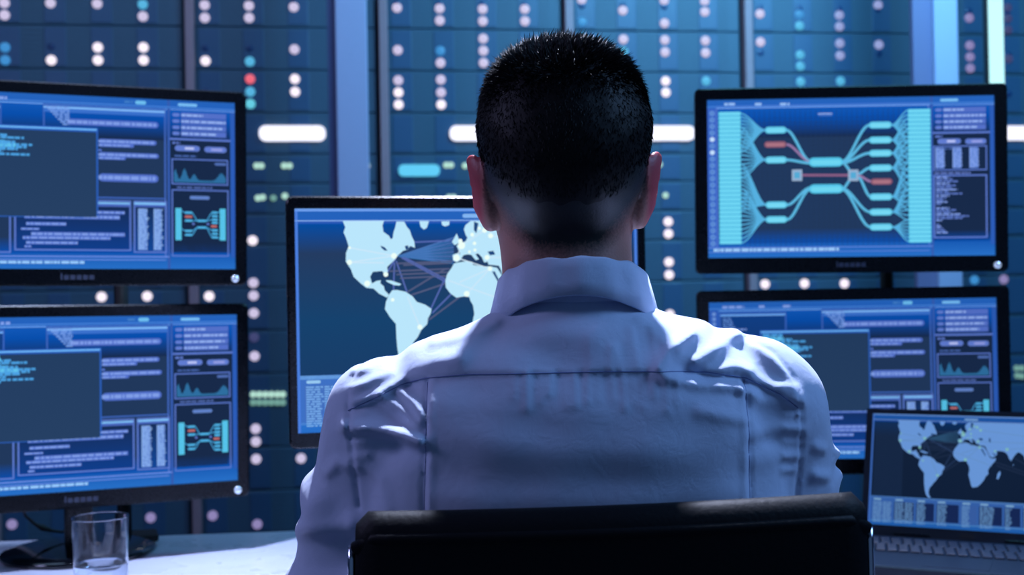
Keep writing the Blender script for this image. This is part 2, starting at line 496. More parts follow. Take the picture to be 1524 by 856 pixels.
def sidebar(d, variant):
    X = lambda x: .785 + (x - 50) / 270 * .200
    V = lambda y: (y - 65) / 757
    d.lay(1)
    d.rect(.781, 0, .789, 1, (54, 92, 176)); d.rect(.772, .05, .776, .93, LINE)
    d.rect(.79, .235, .985, .90, DEEP, DEEP); d.rect(.79, .84, .985, .91, DEEP, BLU)
    d.rect(.985, .05, 1, .93, (44, 92, 184))
    d.lay(2)
    d.rect(0, .038, 1, .046, (70, 130, 215)); d.rect(.79, .052, 1, .057, (110, 160, 240))
    d.pill(X(90), V(77), X(175), V(90), (120, 190, 245))
    for y, a in ((130, 200), (158, 300), (186, 285), (213, 260)):
        d.pill(X(66), V(y - 8), X(98), V(y + 8), BAND)
        d.rect(X(104), V(y - 12), X(302), V(y + 12), (84, 112, 200))
        d.lay(3); d.text(X(106), X(a), V(y), .014, (150, 180, 240)); d.lay(2)
    d.rect(.788, V(234), .986, V(243), LINE)
    d.text(X(66), X(100), V(256), .014, BAND)
    d.pill(X(76), V(266), X(186), V(292), BAND); d.pill(X(205), V(268), X(304), V(294), BAND)
    d.text(X(75), X(172), V(314), .012, (70, 100, 170))
    d.lay(3); d.rect(X(120), V(274), X(160), V(284), (190, 200, 245)); d.rect(X(235), V(276), X(285), V(286), (150, 160, 225)); d.lay(2)
    if variant == 'wave':
        d.frame(X(62), V(326), X(310), V(442), .004, LINE)
        pts = [(X(72), V(432))]
        for i in range(60):
            x = 72 + i * 228 / 59
            y = 8 + 48 * math.exp(-((x - 78) / 10) ** 2) + 52 * math.exp(-((x - 118) / 13) ** 2) + 28 * math.exp(-((x - 160) / 12) ** 2) + 34 * math.exp(-((x - 280) / 20) ** 2) + 4 * math.sin(x * .8)
            pts.append((X(x), V(430 - y)))
        pts.append((X(300), V(432)))
        d.poly(pts, (46, 110, 160))
        d.pill(X(250), V(340), X(302), V(352), (80, 110, 180))
        d.text(X(85), X(240), V(455), .012, (80, 104, 170))
        d.frame(X(62), V(464), X(312), V(765), .004, LINE)
        d.pill(X(140), V(492), X(228), V(508), (96, 130, 200))
        d.rect(X(78), V(548), X(104), V(692), (92, 205, 240)); d.rect(X(272), V(548), X(298), V(692), (92, 205, 240))
        d.lay(3)
        for i in range(20):
            y = 552 + i * 7.2
            d.rect(X(78), V(y), X(104), V(y + 1.6), (60, 150, 205)); d.rect(X(272), V(y), X(298), V(y + 1.6), (60, 150, 205))
        for (x, y, w_, c) in ((118, 568, 34, CY), (118, 586, 34, (190, 110, 110)), (118, 604, 34, CY), (118, 650, 34, CY), (118, 668, 34, CY), (172, 604, 42, CY), (172, 634, 42, CY),
                              (236, 566, 28, CY), (236, 582, 28, CY), (236, 598, 28, CY), (232, 628, 28, (190, 110, 110)), (236, 612, 28, CY), (236, 646, 28, CY), (236, 662, 28, CY), (236, 678, 28, CY), (150, 618, 12, BAND), (214, 618, 12, BAND)):
            d.pill(X(x), V(y - 5), X(x + w_), V(y + 5), c)
        d.lay(2)
        for a, b, c, e in ((152, 568, 172, 604), (152, 604, 172, 604), (152, 650, 172, 634), (152, 668, 172, 634), (214, 604, 236, 566), (214, 604, 236, 598), (214, 634, 236, 646), (214, 634, 236, 678), (104, 560, 118, 568), (104, 640, 118, 650), (264, 566, 272, 560), (264, 678, 272, 685)):
            d.line([(X(a), V(b)), (X(c), V(e))], .003, (70, 160, 215))
    else:
        d.frame(X(56), V(300), X(306), V(418), .004, LINE)
        for x0 in (66, 146, 224):
            d.rect(X(x0), V(308), X(x0 + 42), V(408), (84, 120, 205))
            d.lay(3)
            for i in range(12):
                d.text(X(x0), X(x0 + 36 + 10 * abs(math.sin(i * 1.7))), V(313 + i * 8), .008, (134, 166, 236))
            d.lay(2)
        d.text(X(62), X(230), V(430), .012, (100, 124, 200))
        d.frame(X(56), V(438), X(306), V(738), .005, LINE)
        for i, L in enumerate((60, 75, 100, 60, 90, 75, 100, 60, 120, 60, 45, 35, 50, 20, 0, 60, 90, 70, 110, 150, 120, 25, 0, 12, 20, 30, 40, 50)):
            if L: d.text(X(68), X(70 + L), V(450 + i * 9.7), .0105, (96, 124, 205) if i % 3 else (130, 160, 235))

def code_display(gain=1.0, seed=1):
    R = random.Random(seed)
    d = Disp(.53, .298, gain)
    background(d)
    U = lambda x: (x - 45) / 1355
    V = lambda y: (y - 58) / 748
    d.lay(1)
    d.rect(0, .05, .035, .93, (50, 96, 190))
    d.lay(2)
    for a, b in ((110, 215), (285, 312), (400, 438)): d.text(U(a), U(b), .032, .02, TXT, rnd=R)
    d.pill(U(965), .012, U(1012), .034, (110, 190, 240)); d.text(U(920), U(955), .022, .012, (70, 130, 200), rnd=R)
    d.rect(.035, .052, .78, .058, (112, 168, 244))
    for i in range(26): d.disc(.018, .075 + i * .032, .007, (110, 150, 220))
    # window behind the terminal, left
    d.lay(1); d.rect(U(95), .065, U(415), .62, (18, 66, 140), DEEP)
    d.lay(2); d.frame(U(95), .065, U(415), .62, .005, (58, 100, 190)); d.rect(U(98), .078, U(410), .09, (110, 170, 246))
    for i in range(8): d.text(U(112), U(150 + i * 5), .105 + i * .014, .010, (96, 140, 214), rnd=R)
    d.text(U(180), U(225), .175, .013, TXT, rnd=R)
    # window with result rows
    d.lay(2); d.frame(U(582), .052, U(1096), .59, .005, (62, 100, 186)); d.rect(U(584), .066, U(1092), .078, (128, 186, 250)); d.rect(U(584), .078, U(1092), .10, (58, 112, 204))
    for i in range(8): d.text(U(592 + i * 10), U(690), .07 + i * .014, .011, (118, 158, 232), rnd=R)
    rows = ((680, 1065, .152, .036), (810, 1056, .258, .028), (810, 960, .280, .02), (810, 1066, .335, .028), (810, 925, .355, .018), (810, 1064, .468, .046), (810, 824, .31, .012))
    for a, b, v, h in rows:
        d.lay(2); d.pill(U(a), v - h * .5, U(b), v + h * .5, (82, 112, 204)); d.lay(3); d.text(U(a), U(b) - .008, v, h * .55, TXT, rnd=R)
    # lower windows
    d.lay(1); d.rect(.31, .60, .665, .895, DEEP, (16, 62, 140)); d.rect(.673, .60, .778, .905, DEEP, (18, 70, 150))
    d.lay(2); d.frame(.31, .60, .665, .895, .005, LINE); d.rect(.312, .612, .663, .622, (130, 196, 250)); d.rect(.312, .622, .663, .638, (74, 104, 190))
    d.frame(.673, .60, .778, .905, .005, LINE); d.rect(.675, .61, .776, .622, (130, 196, 250)); d.rect(.675, .622, .776, .636, (74, 104, 190))
    for a, b, v, h in ((.56, .645, .672, .02), (.34, .63, .70, .026), (.345, .465, .742, .02), (.33, .385, .772, .014), (.36, .645, .80, .024), (.335, .60, .822, .02), (.345, .50, .85, .02), (.34, .36, .872, .014)):
        d.lay(2); d.rect(a, v - h * .5, b, v + h * .5, (76, 108, 200)); d.lay(3); d.text(a, b, v, h * .6, TXT, rnd=R)
    for a, b in ((.687, .716), (.736, .762)):
        d.lay(2); d.rect(a, .645, b, .89, (96, 132, 212)); d.lay(3)
        for i in range(24): d.text(a, b + R.uniform(-.006, .006), .650 + i * .010, .006, (150, 190, 244), rnd=R)
    d.lay(2); d.frame(.06, .66, .30, .91, .005, LINE)
    d.rect(0, .925, .785, .931, (118, 150, 236)); d.rect(.0, .944, .775, .949, (110, 146, 232))
    d.text(.08, .52, .962, .018, (150, 200, 250), rnd=R)
    # terminal window
    d.lay(4); d.rect(U(288), .182, U(808), .705, (44, 96, 190)); d.lay(5); d.rect(U(292), .189, U(803), .198, (112, 186, 250))
    d.rect(U(294), .208, U(801), .70, (36, 62, 98), (38, 64, 100))
    d.lay(6)
    for a, b, v in ((300, 395, .212), (305, 395, .226), (312, 440, .242), (330, 505, .256), (340, 400, .268), (345, 470, .28), (350, 538, .294), (352, 515, .308), (355, 480, .32), (365, 420, .334), (370, 530, .35), (376, 400, .362)):
        d.text(U(a), U(b), v, .0155, (76, 160, 226), rnd=R)
    d.rect(U(318), .232, U(392), .25, (92, 180, 232)); d.rect(U(350), .27, U(430), .3, (84, 176, 232)); d.rect(U(400), .285, U(470), .312, (84, 176, 232))
    d.text(U(310), U(400), .236, .022, (104, 204, 240), rnd=R); d.text(U(350), U(470), .298, .022, (104, 204, 240), rnd=R)
    sidebar(d, 'wave')
    return d

def bez(p0, p1, n=12):
    out = []
    for i in range(n + 1):
        t_ = i / n; k = t_ * t_ * (3 - 2 * t_)
        out.append((p0[0] + (p1[0] - p0[0]) * t_, p0[1] + (p1[1] - p0[1]) * k))
    return out

def network_display():
    d = Disp(.53, .298)
    background(d)
    def P(x, y):
        u = (x - 82) / 1110.0
        return (u, (y - (102 - 17 * u)) / 605.0)
    d.lay(1)
    d.rect(.0, .05, .038, .94, (56, 100, 196))
    d.lay(2)
    for i in range(21):
        y = 152 + i * 25
        c = (196, 224, 255) if i in (4, 6) else (110, 160, 226)
        u, v = P(102, y); d.disc(u, v, .0085, c)
        if i not in (4, 6): d.lay(3); d.disc(u, v, .004, (50, 92, 180)); d.lay(2)
    for a, b in ((150, 196), (270, 300), (368, 405)):
        u0, v = P(a, 117); d.text(u0, P(b, 0)[0], v, .018, (150, 190, 245))
    d.rect(P(118, 0)[0], .036, P(946, 0)[0], .050, (70, 120, 208)); d.rect(.035, .05, P(946, 0)[0], .055, (120, 170, 245))
    d.rect(P(118, 0)[0], .05, P(121, 0)[0], .93, LINE)
    u0, v = P(515, 156); d.pill(u0, v - .01, P(572, 0)[0], v + .012, (60, 110, 196)); d.lay(3); d.rect(u0, v - .006, P(570, 0)[0], v - .001, (170, 190, 240)); d.lay(2)
    # faint grid
    d.lay(1)
    for i in range(36):
        u = .13 + i * .018
        d.rect(u, .07, u + .0012, .93, (33, 60, 104))
    for i in range(30):
        v = .12 + i * .027
        d.rect(.13, v, .77, v + .0016, (33, 60, 102))
    FC = (86, 176, 224); RED = (150, 98, 128)
    def curve(a, b, t_, c): d.line([P(*q) for q in bez(a, b)], t_, c)
    d.lay(2)
    fans = ((216, 152, 300, 12), (330, 205, 400, 12), (502, 345, 520, 12), (558, 440, 648, 13))
    for yn, ya, yb, n in fans:
        for i in range(n):
            curve((212, ya + (yb - ya) * i / (n - 1)), (312, yn), .0048, FC)
    rf = ((197, 140, 262, 8), (254, 170, 330, 8), (304, 210, 400, 8), (360, 250, 450, 8), (470, 330, 520, 8), (528, 420, 560, 8), (585, 555, 640, 7))
    for yn, ya, yb, n in rf:
        for i in range(n):
            curve((866, ya + (yb - ya) * i / (n - 1)), (798, yn), .0046, FC)
    d.lay(3)
    for a, b in (((392, 216), (484, 334)), ((392, 330), (484, 342)), ((392, 502), (484, 436)), ((392, 558), (484, 442)),
                 ((606, 336), (714, 197)), ((606, 340), (714, 254)), ((606, 342), (714, 304)), ((606, 438), (714, 528)), ((606, 442), (714, 585)),
                 ((606, 338), (650, 380)), ((606, 440), (650, 396)), ((666, 384), (714, 360)), ((666, 392), (716, 470))):
        curve(a, b, .0095, (92, 184, 226))
    curve((392, 271), (484, 336), .0085, (150, 120, 168)); curve((666, 388), (720, 412), .0085, (150, 120, 168))
    d.line([P(450, 388), P(636, 388)], .0085, (140, 96, 134))
    d.lay(4)
    def node(x0, x1, y, h, c, c2):
        (a, v), (b, v2) = P(x0, y), P(x1, y); vm = (v + v2) / 2; h = h / 605
        d.pill(a, vm - h / 2, b, vm + h / 2, c); L = d.L; d.L = L + 1; d.pill(a + .006, vm - h * .22, b - .006, vm + h * .30, c2); d.L = L
    for y in (216, 330, 502, 558): node(308, 393, y, 26, (96, 200, 236), (120, 218, 244))
    node(305, 392, 271, 24, (136, 88, 112), (172, 116, 132))
    for y in (338, 440): node(478, 611, y, 35, (84, 196, 234), (110, 214, 242))
    for y in (197, 254, 304, 360, 470, 528, 585): node(711, 800, y, 26, (96, 200, 236), (120, 218, 244))
    node(717, 801, 412, 24, (136, 88, 112), (172, 116, 132))
    for x in (432, 650):
        (a, v0), (b, v1) = P(x - 20, 367), P(x + 20, 410); d.rect(a, v0, b, v1, (150, 176, 208)); d.lay(5); d.rect(a + .008, v0 + .016, b - .008, v1 - .016, (84, 170, 214)); d.lay(4)
    for xa, xb, ya, yb in ((127, 214, 146, 653), (862, 949, 136, 643)):
        (a, v0), (b, v1) = P(xa, ya), P(xb, yb)
        d.lay(4); d.rect(a, v0, b, v1, (66, 176, 222)); d.lay(5)
        n = 31
        for i in range(n):
            q = v0 + (v1 - v0) * (i + .12) / n
            d.pill(a, q, b, q + (v1 - v0) / n * .78, (112, 214, 244))
    d.lay(2)
    d.rect(0, .935, .785, .941, (100, 140, 226)); d.rect(.0, .962, .775, .967, (96, 134, 222))
    d.text(.02, .46, .951, .02, (160, 205, 250))
    sidebar(d, 'lists')
    return d

NA = [(305,114),(318,150),(308,180),(322,215),(335,262),(320,300),(318,350),(345,395),(360,440),(400,480),(430,505),(470,510),(500,540),(545,565),(556,548),(532,520),(528,498),(508,480),(512,462),(486,466),(462,480),(452,440),(468,412),(520,408),(535,430),(552,410),(548,385),(590,345),(608,320),(640,290),(665,284),(680,262),(708,274),(704,235),(690,205),(680,170),(664,150),(650,120),(640,118),(605,118),(598,150),(588,180),(582,215),(572,222),(560,200),(530,178),(526,140),(535,114)]
SA = [(556,548),(575,522),(600,520),(650,532),(690,560),(712,592),(760,610),(796,636),(790,665),(775,690),(770,725),(735,760),(715,800),(690,830),(672,862),(655,880),(648,905),(642,940),(650,975),(668,1000),(640,1000),(618,965),(606,920),(598,860),(594,800),(592,720),(560,680),(532,632),(538,590)]
AF = [(930,368),(960,362),(1010,355),(1035,360),(1040,378),(1090,388),(1140,388),(1180,398),(1200,430),(1225,480),(1240,515),(1262,525),(1300,520),(1290,550),(1240,620),(1222,660),(1226,700),(1200,730),(1185,770),(1150,820),(1120,850),(1075,860),(1060,840),(1048,780),(1032,716),(1042,670),(1036,620),(1020,590),(1015,570),(985,565),(940,572),(905,545),(880,510),(878,470),(890,430),(915,395)]
EA = [(925,350),(922,318),(945,308),(968,312),(955,285),(945,262),(975,250),(1000,235),(1010,215),(1000,200),(990,165),(1000,140),(1030,116),(1984,116),(1984,150),(1940,190),(1900,240),(1890,210),(1840,200),(1790,215),(1760,250),(1740,300),(1725,340),(1705,345),(1700,370),(1690,410),(1660,440),(1640,470),(1625,500),(1600,480),(1590,500),(1612,545),(1625,570),(1600,560),(1575,520),(1565,480),(1540,455),(1515,440),(1490,460),(1460,510),(1445,545),(1425,520),(1412,480),(1395,455),(1370,440),(1330,435),(1300,440),(1310,462),(1300,490),(1262,515),(1240,500),(1212,440),(1200,405),(1190,385),(1150,380),(1130,378),(1125,360),(1105,365),(1090,330),(1070,310),(1055,315),(1075,345),(1055,350),(1030,318),(1010,315),(985,320),(968,348),(945,362)]
MG = [(1315,690),(1338,660),(1345,690),(1322,755),(1305,750)]
AU = [(1700,720),(1730,700),(1760,660),(1800,655),(1812,680),(1835,690),(1850,655),(1868,700),(1895,740),(1900,790),(1870,830),(1830,825),(1800,800),(1760,810),(1715,820),(1704,780)]
ISL = [[(735,116),(790,116),(778,155),(760,166),(742,150)], [(862,118),(908,118),(905,140),(880,148),(864,138)], [(920,240),(948,190),(958,215),(965,245),(935,260)], [(540,462),(570,464),(625,485),(618,495),(585,492),(545,472)],
       [(1600,590),(1640,640),(1680,660),(1672,668),(1620,650),(1590,605)], [(1690,560),(1720,550),(1740,590),(1720,625),(1690,610)], [(1745,610),(1770,600),(1765,650),(1748,655)], [(1800,640),(1860,640),(1910,665),(1900,680),(1850,668)], [(1765,360),(1800,330),(1795,300),(1812,320),(1812,355),(1775,380)], [(1730,470),(1750,480),(1765,530),(1742,520)], [(1460,575),(1470,585),(1464,600)]]
DOTS = [(340,270,8),(338,355,14),(588,320,16),(540,428,13),(435,480,16),(576,578,10),(728,742,14),(945,335,18),(975,262,20),(968,235,12),(1038,198,11),(1050,250,10),(1122,335,14),(1138,402,13),(1000,550,16),(1080,160,9),(1110,172,14),(1145,205,14),(1052,290,9),(1290,440,12),(1405,415,16),(1020,300,8),(1600,430,12),(1780,340,12),(1890,790,12)]

def map_display(w_, h_, gain, land, seed, hazy):
    R = random.Random(seed)
    d = Disp(w_, h_, gain)
    P = lambda p: ((p[0] - 40) / 1984.0, (p[1] - 42) / 1296.0)
    d.lay(0)
    d.rect(0, 0, 1, .056, (36, 98, 188), (36, 98, 188)); d.rect(0, .056, 1, .07, (60, 100, 190), BLU)
    d.rect(0, .07, 1, .2, (4, 76, 160), (36, 60, 98)); d.rect(0, .2, 1, .5, (36, 60, 98), (22, 66, 110)); d.rect(0, .5, 1, 1, (22, 66, 110), (28, 56, 100))
    if hazy:
        d.rect(0, .07, 1, .2, (16, 56, 110), (24, 42, 72)); d.v = d.v[:-4] + [(x, y - .00003, z) for x, y, z in d.v[-4:]]
        d.rect(0, .2, 1, 1, (24, 42, 72), (20, 38, 68)); d.v = d.v[:-4] + [(x, y - .00003, z) for x, y, z in d.v[-4:]]
    d.lay(5)
    d.rect(0, 0, 1, .012, (110, 160, 238)); d.rect(0, 0, .0085, 1, (74, 126, 222)); d.rect(0, .052, 1, .0555, (150, 190, 250)); d.rect(.9915, 0, 1, 1, (74, 126, 222))
    d.pill(.475, .024, .545, .043, (130, 180, 240))
    if hazy:
        d.lay(1)
        for i in range(20): d.rect(.02 + i * .0075, .08, .0228 + i * .0075, .74, (36, 60, 100))
    d.lay(1)
    DY = lambda a, b, c, e, t_, col: d.line([P((a, b)), P((c, e))], t_, col)
    g, l = ((84, 92, 128), (84, 104, 176)) if not hazy else ((40, 58, 92), (48, 72, 116))
    for i in range(12): DY(610, 322, 930, 215 + i * 14, .0035, ((54, 112, 176) if i % 2 else (78, 120, 190)) if not hazy else (50, 92, 132))
    for q in ((365, 600, 920), (375, 640, 915), (410, 560, 905), (430, 600, 900), (452, 620, 895)): DY(q[1], q[0], q[2], q[0] - 10, .0045, g)
    for a, b, c, e in ((600, 350, 660, 540), (590, 360, 582, 520), (630, 330, 885, 480), (640, 325, 980, 520), (680, 552, 900, 480), (650, 540, 880, 400), (780, 700, 1010, 530), (790, 640, 870, 470), (800, 660, 960, 500), (705, 240, 930, 232), (600, 330, 540, 430)):
        DY(a, b, c, e, .0045, g if a in (680, 780, 650) else l)
    for a, b, c, e in ((1290, 560, 1900, 780), (1300, 600, 1880, 800), (1420, 470, 1880, 780)): DY(a, b, c, e, .005, g)
    d.lay(2)
    for s_ in [NA, SA, AF, EA, MG, AU] + ISL: d.poly([P(q) for q in s_], land)
    d.lay(3)
    wt = tuple(int(x + (c - x) * .72) for x, c in zip((40, 70, 120), land))
    for s_ in ([(1050,120),(1075,130),(1062,190),(1048,170)], [(1125,300),(1160,295),(1170,318),(1140,322)], [(1150,420),(1165,418),(1200,492),(1192,498)], [(1228,290),(1242,296),(1245,345),(1230,335)], [(1270,460),(1300,485),(1290,492),(1268,470)], [(512,258),(538,270),(552,290),(535,288),(518,272)], [(650,262),(668,258),(672,280),(655,284)]):
        d.poly([P(q) for q in s_], (30, 70, 124))
    for a, b, c, e in ((340, 270, 588, 320), (338, 355, 588, 320), (338, 356, 530, 360), (1138, 402, 1000, 550), (900, 470, 1260, 610), (660, 560, 728, 742), (1138, 402, 960, 480), (945, 335, 1138, 402), (1405, 415, 1700, 380), (1145, 205, 1900, 300), (1122, 335, 1950, 340), (945, 335, 975, 262), (975, 262, 1110, 172)):
        DY(a, b, c, e, .0032, (206, 232, 250) if not hazy else (120, 170, 230))
    d.lay(4)
    for x, y, r in DOTS:
        u, v = P((x, y)); d.disc(u, v, r / 1984.0 * 1.05, (236, 255, 248) if not hazy else (150, 220, 220))
    # lower panel of lists
    v0 = .745
    d.lay(5); d.rect(.0085, v0, .9915, .965, (62, 112, 196)); d.rect(.0085, v0, .9915, v0 + .018, (112, 170, 232)); d.rect(.0085, .965, .9915, 1, (40, 110, 200))
    d.rect(.0085, .955, .9915, .965, (90, 160, 232))
    d.lay(6)
    u = .02
    k = 0
    while u < .96:
        wd = R.choice((.075, .09, .11)) if k > 1 else .10
        d.rect(u, v0 + .045, u + wd, .945, (28, 48, 100) if k % 4 else (66, 110, 190))
        L = wd * R.uniform(.3, .6) if k > 1 else wd * .42
        d.lay(7)
        for i in range(17):
            vv = v0 + .052 + i * .0108
            d.text(u + .004, u + L + .012 * R.random(), vv, .008, (118, 170, 230), rnd=R)
            if k < 2: d.text(u + .055, u + .055 + wd * .38 + .006 * R.random(), vv, .008, (118, 170, 230), rnd=R)
        d.pill(u + .005, v0 + .022, u + .045, v0 + .036, (150, 200, 240))
        d.lay(6)
        u += wd + .012; k += 1
    return d

# ------------------------------------------------------------------ monitors
def euler_m(pit, rol):
    return Matrix.Rotation(pit, 4, 'X') @ Matrix.Rotation(rol, 4, 'Y')

def monitor(label, centre, yaw, pit, rol, disp, name_w, bez_s, bez_t, bez_b, base_z, stand=None, button=True, rec=0.002):
    """centre: middle of the lit screen; local frame: x right, y away, z up"""
    w_, h_ = disp.w, disp.h
    root = thing('computer_monitor', label, 'monitor', (centre[0], centre[1], base_z), yaw, 'monitors around the desk')
    mm = Matrix.Translation((0, 0, centre[2] - base_z)) @ euler_m(pit, rol)
    x0, x1, z0, z1 = -w_ / 2 - bez_s, w_ / 2 + bez_s, -h_ / 2 - bez_b, h_ / 2 + bez_t
    # bezel: rounded outer outline, rectangular opening, real thickness
    bm = bmesh.new()
    outer = rrect(x0, x1, z0, z1, 0.010, 5)
    n = len(outer)
    inner = []
    for (x, z) in outer:
        inner.append((max(-w_ / 2, min(w_ / 2, x)), max(-h_ / 2, min(h_ / 2, z))))
    yf, yb = -0.006, 0.016
    ro = [bm.verts.new((x, yf + 0.0025, z)) for x, z in outer]
    cx0, cz0 = (x0 + x1) / 2, (z0 + z1) / 2
    rf_ = [bm.verts.new((x - math.copysign(0.0025, x - cx0), yf, z - math.copysign(0.0025, z - cz0))) for x, z in outer]
    ri = [bm.verts.new((x, yf, z)) for x, z in inner]
    rk = [bm.verts.new((x, 0.001, z)) for x, z in inner]
    rb = [bm.verts.new((x, yb, z)) for x, z in outer]
    for a, b in ((ro, rf_), (rf_, ri), (ri, rk), (rb, ro)):
        for i in range(n):
            j = (i + 1) % n
            vs = []
            for v in (a[i], a[j], b[j], b[i]):
                if all((v.co - q.co).length > 1e-7 for q in vs): vs.append(v)
            if len(vs) > 2: bm.faces.new(vs)
    bm.faces.new(rb[::-1])
    for v in bm.verts: v.co = mm @ v.co
    obj('bezel', bm, M_black, root)
    # back shell bulge
    bm = bmesh.new()
    lv = ((0.0, 0.016), (0.012, 0.024), (0.05, 0.034), (0.07, 0.036))
    prev = None
    for ins, y in lv:
        ring = [bm.verts.new(mm @ Vector((x, y, z))) for x, z in rrect(x0 + ins, x1 - ins, z0 + ins, z1 - ins, 0.02, 5)]
        if prev:
            for i in range(len(ring)):
                bm.faces.new((prev[i], prev[(i + 1) % len(ring)], ring[(i + 1) % len(ring)], ring[i]))
        prev = ring
    bm.faces.new(prev)
    obj('back_shell', bm, M_blackm, root)
    disp.build('display', root, mm)
    if button:
        bm = bmesh.new(); lathe(bm, [(0.0068, 0), (0.0068, 0.003), (0.005, 0.0045), (0, 0.005)], 16)
        for v in bm.verts: v.co = mm @ Vector((v.co.x + x1 - 0.021, -v.co.z + yf, v.co.y + z0 + 0.012))
        obj('power_button', bm, M_button, root, smooth=True)
    if name_w:
        bm = bmesh.new(); uu = -name_w / 2
        for wd in (0.003, 0.008, 0.008, 0.008, 0.008, 0.008):
            slab(bm, rrect(uu, uu + wd, z0 + bez_b * .36, z0 + bez_b * .36 + 0.008 + (0.003 if wd < .005 else 0), 0.0012, 2), yf - 0.0008, yf + 0.001, mm); uu += wd + 0.0022
        obj('maker_lettering', bm, mat('badge_grey', (60, 66, 84), 0.4), root)
    return root, mm, (x0, x1, z0, z1)

rad = math.radians
UL, _, _ = monitor('wide black monitor of code windows, upper of the two stacked left of the man', (-0.743, 2.0508, 1.3877), rad(19.67), 0, rad(.63), code_display(1.0, 3), .055, .020, .020, .029, 1.39)
LL, mLL, bb = monitor('wide black monitor on a round glossy base, standing behind the water glass', (-0.7419, 2.0482, 1.008), rad(23.39), 0, rad(.51), code_display(1.0, 4), .055, .020, .020, .029, DZ)
UR, _, _ = monitor('black monitor showing a cyan branching network diagram', (0.6374, 2.2398, 1.3908), rad(-3.63), rad(.35), rad(.56), network_display(), .055, .023, .022, .030, 1.39)
LR, _, _ = monitor('black monitor of code windows partly behind the open laptop', (0.6377, 2.2499, 1.0114), rad(-4.96), 0, rad(-.07), code_display(.9, 5), 0, .023, .022, .030, 0.86)
CE, mCE, bc = monitor('black monitor with a pale world map directly in front of the man', (-0.0595, 1.7806, 1.1488), rad(12.73), 0, 0, map_display(.518, .324, 1.0, (186, 230, 252), 6, False), 0, .0125, .018, .022, DZ)

# stand of the lower left monitor (glossy round foot)
def stand(root, r, back, top, sy=1.0):
    bm = bmesh.new()
    lathe(bm, [(0, 0.0), (r * .97, 0.0), (r, 0.004), (r * .97, 0.009), (r * .8, 0.014), (r * .4, 0.019), (0, 0.021)], 56, (0, back, 0), sy)
    obj('stand_foot', bm, M_gloss, root, smooth=True)
    bm = bmesh.new()
    box(bm, -0.024, 0.024, back - 0.012, back + 0.016, 0.015, top, bev=0.005)
    box(bm, -0.05, 0.05, 0.034, back + 0.014, top - 0.09, top + 0.02, bev=0.006)
    obj('stand_neck', bm, M_black, root)
stand(LL, 0.135, 0.115, 0.27)
stand(CE, 0.115, 0.075, 0.40)

# mounting poles
def mount(x, y, label, tops, rz):
    t = thing('monitor_mount', label, 'monitor mount', (x, y, DZ), rz, 'black poles that hold the stacked monitors')
    obj('foot_plate', B(-0.06, 0.06, -0.03, 0.04, 0, 0.012, bev=0.003), M_blackm, t)
    bm = bmesh.new(); tube(bm, [(0, 0, 0.01), (0, 0, max(q[0] for q in tops) + 0.05 - DZ)], 0.013, 20); obj('pole', bm, M_blackm, t, smooth=True)
    inv = (Matrix.Translation((x, y, DZ)) @ Matrix.Rotation(rz, 4, 'Z')).inverted()
    for z, tx, ty in tops:
        a = inv @ Vector((tx, ty, z))
        bm = bmesh.new()
        tube(bm, [(0, 0, a.z), (a.x * .5, a.y * .5, a.z), (a.x, a.y, a.z)], 0.010, 12)
        box(bm, -0.02, 0.02, -0.02, 0.02, a.z - 0.02, a.z + 0.02, bev=0.004)
        obj('arm', bm, M_blackm, t)
        bm = bmesh.new(); box(bm, -0.04, 0.04, -0.003, 0.003, -0.04, 0.04, bev=0.002, mtx=Matrix.Translation(a)); obj('mounting_plate', bm, M_blackm, t)
def behind(o, d):
    r = o.rotation_euler.z
    return (o.location.x - math.sin(r) * d, o.location.y + math.cos(r) * d)
bx, by = behind(UL, 0.042)
mount(-0.738, 2.255, 'black mounting pole behind the two stacked left monitors', [(1.39, bx, by)], rad(20))
b1, b2 = behind(UR, 0.042), behind(LR, 0.042)
mount(0.745, 2.375, 'black mounting pole behind the two stacked right monitors', [(1.39, b1[0], b1[1]), (1.01, b2[0], b2[1])], rad(-4))

# cable hanging behind the lower left monitor
bm = bmesh.new()
def pw(px, py, y):
    d = ray(px, py); return cam_loc + d * (y / d.y)
cab = [pw(28, 740, 2.14), pw(38, 768, 2.15), pw(52, 780, 2.16), pw(64, 786, 2.17), pw(78, 790, 2.18), pw(92, 792, 2.19), pw(110, 786, 2.2)]
tube(bm, cab, [0.0026, 0.0026, 0.003, 0.006, 0.003, 0.0026, 0.0026], 10)
tag(obj('monitor_cable', bm, M_blackm, smooth=True), 'thin black cable drooping beneath the lower left monitor beside its neck', 'cable')

# ------------------------------------------------------------------ laptop
LY = rad(-25.45)
lp = Vector((0.790, 2.085, 0.858))
lw, lh = 0.331, 0.206
tilt = rad(-24.5)
hz = DZ + 0.019
# hinge point = bottom of lid
up = Vector((0, -math.sin(tilt), math.cos(tilt)))
rotz = Matrix.Rotation(LY, 3, 'Z')
hinge = lp - (rotz @ up) * (lh / 2 + 0.020)
lap = thing('laptop', 'open dark laptop with a world map on its screen, right end of the desk', 'laptop', (hinge.x, hinge.y, DZ), LY)
lm = Matrix.Translation((0, 0, lp.z - DZ)) @ Matrix.Translation(rotz.inverted() @ Vector((lp.x - hinge.x, lp.y - hinge.y, 0))) @ Matrix.Rotation(tilt, 4, 'X')
bm = bmesh.new()
slab(bm, rrect(-lw / 2 - .011, lw / 2 + .011, -lh / 2 - .020, lh / 2 + .009, 0.008, 5), 0.0008, 0.008, lm)
for (a, b, c, e) in ((-lw / 2 - .011, -lw / 2, -lh / 2 - .02, lh / 2 + .009), (lw / 2, lw / 2 + .011, -lh / 2 - .02, lh / 2 + .009), (-lw / 2, lw / 2, lh / 2, lh / 2 + .009), (-lw / 2, lw / 2, -lh / 2 - .02, -lh / 2)):
    box(bm, a, b, -0.0022, 0.001, c, e, mtx=lm)
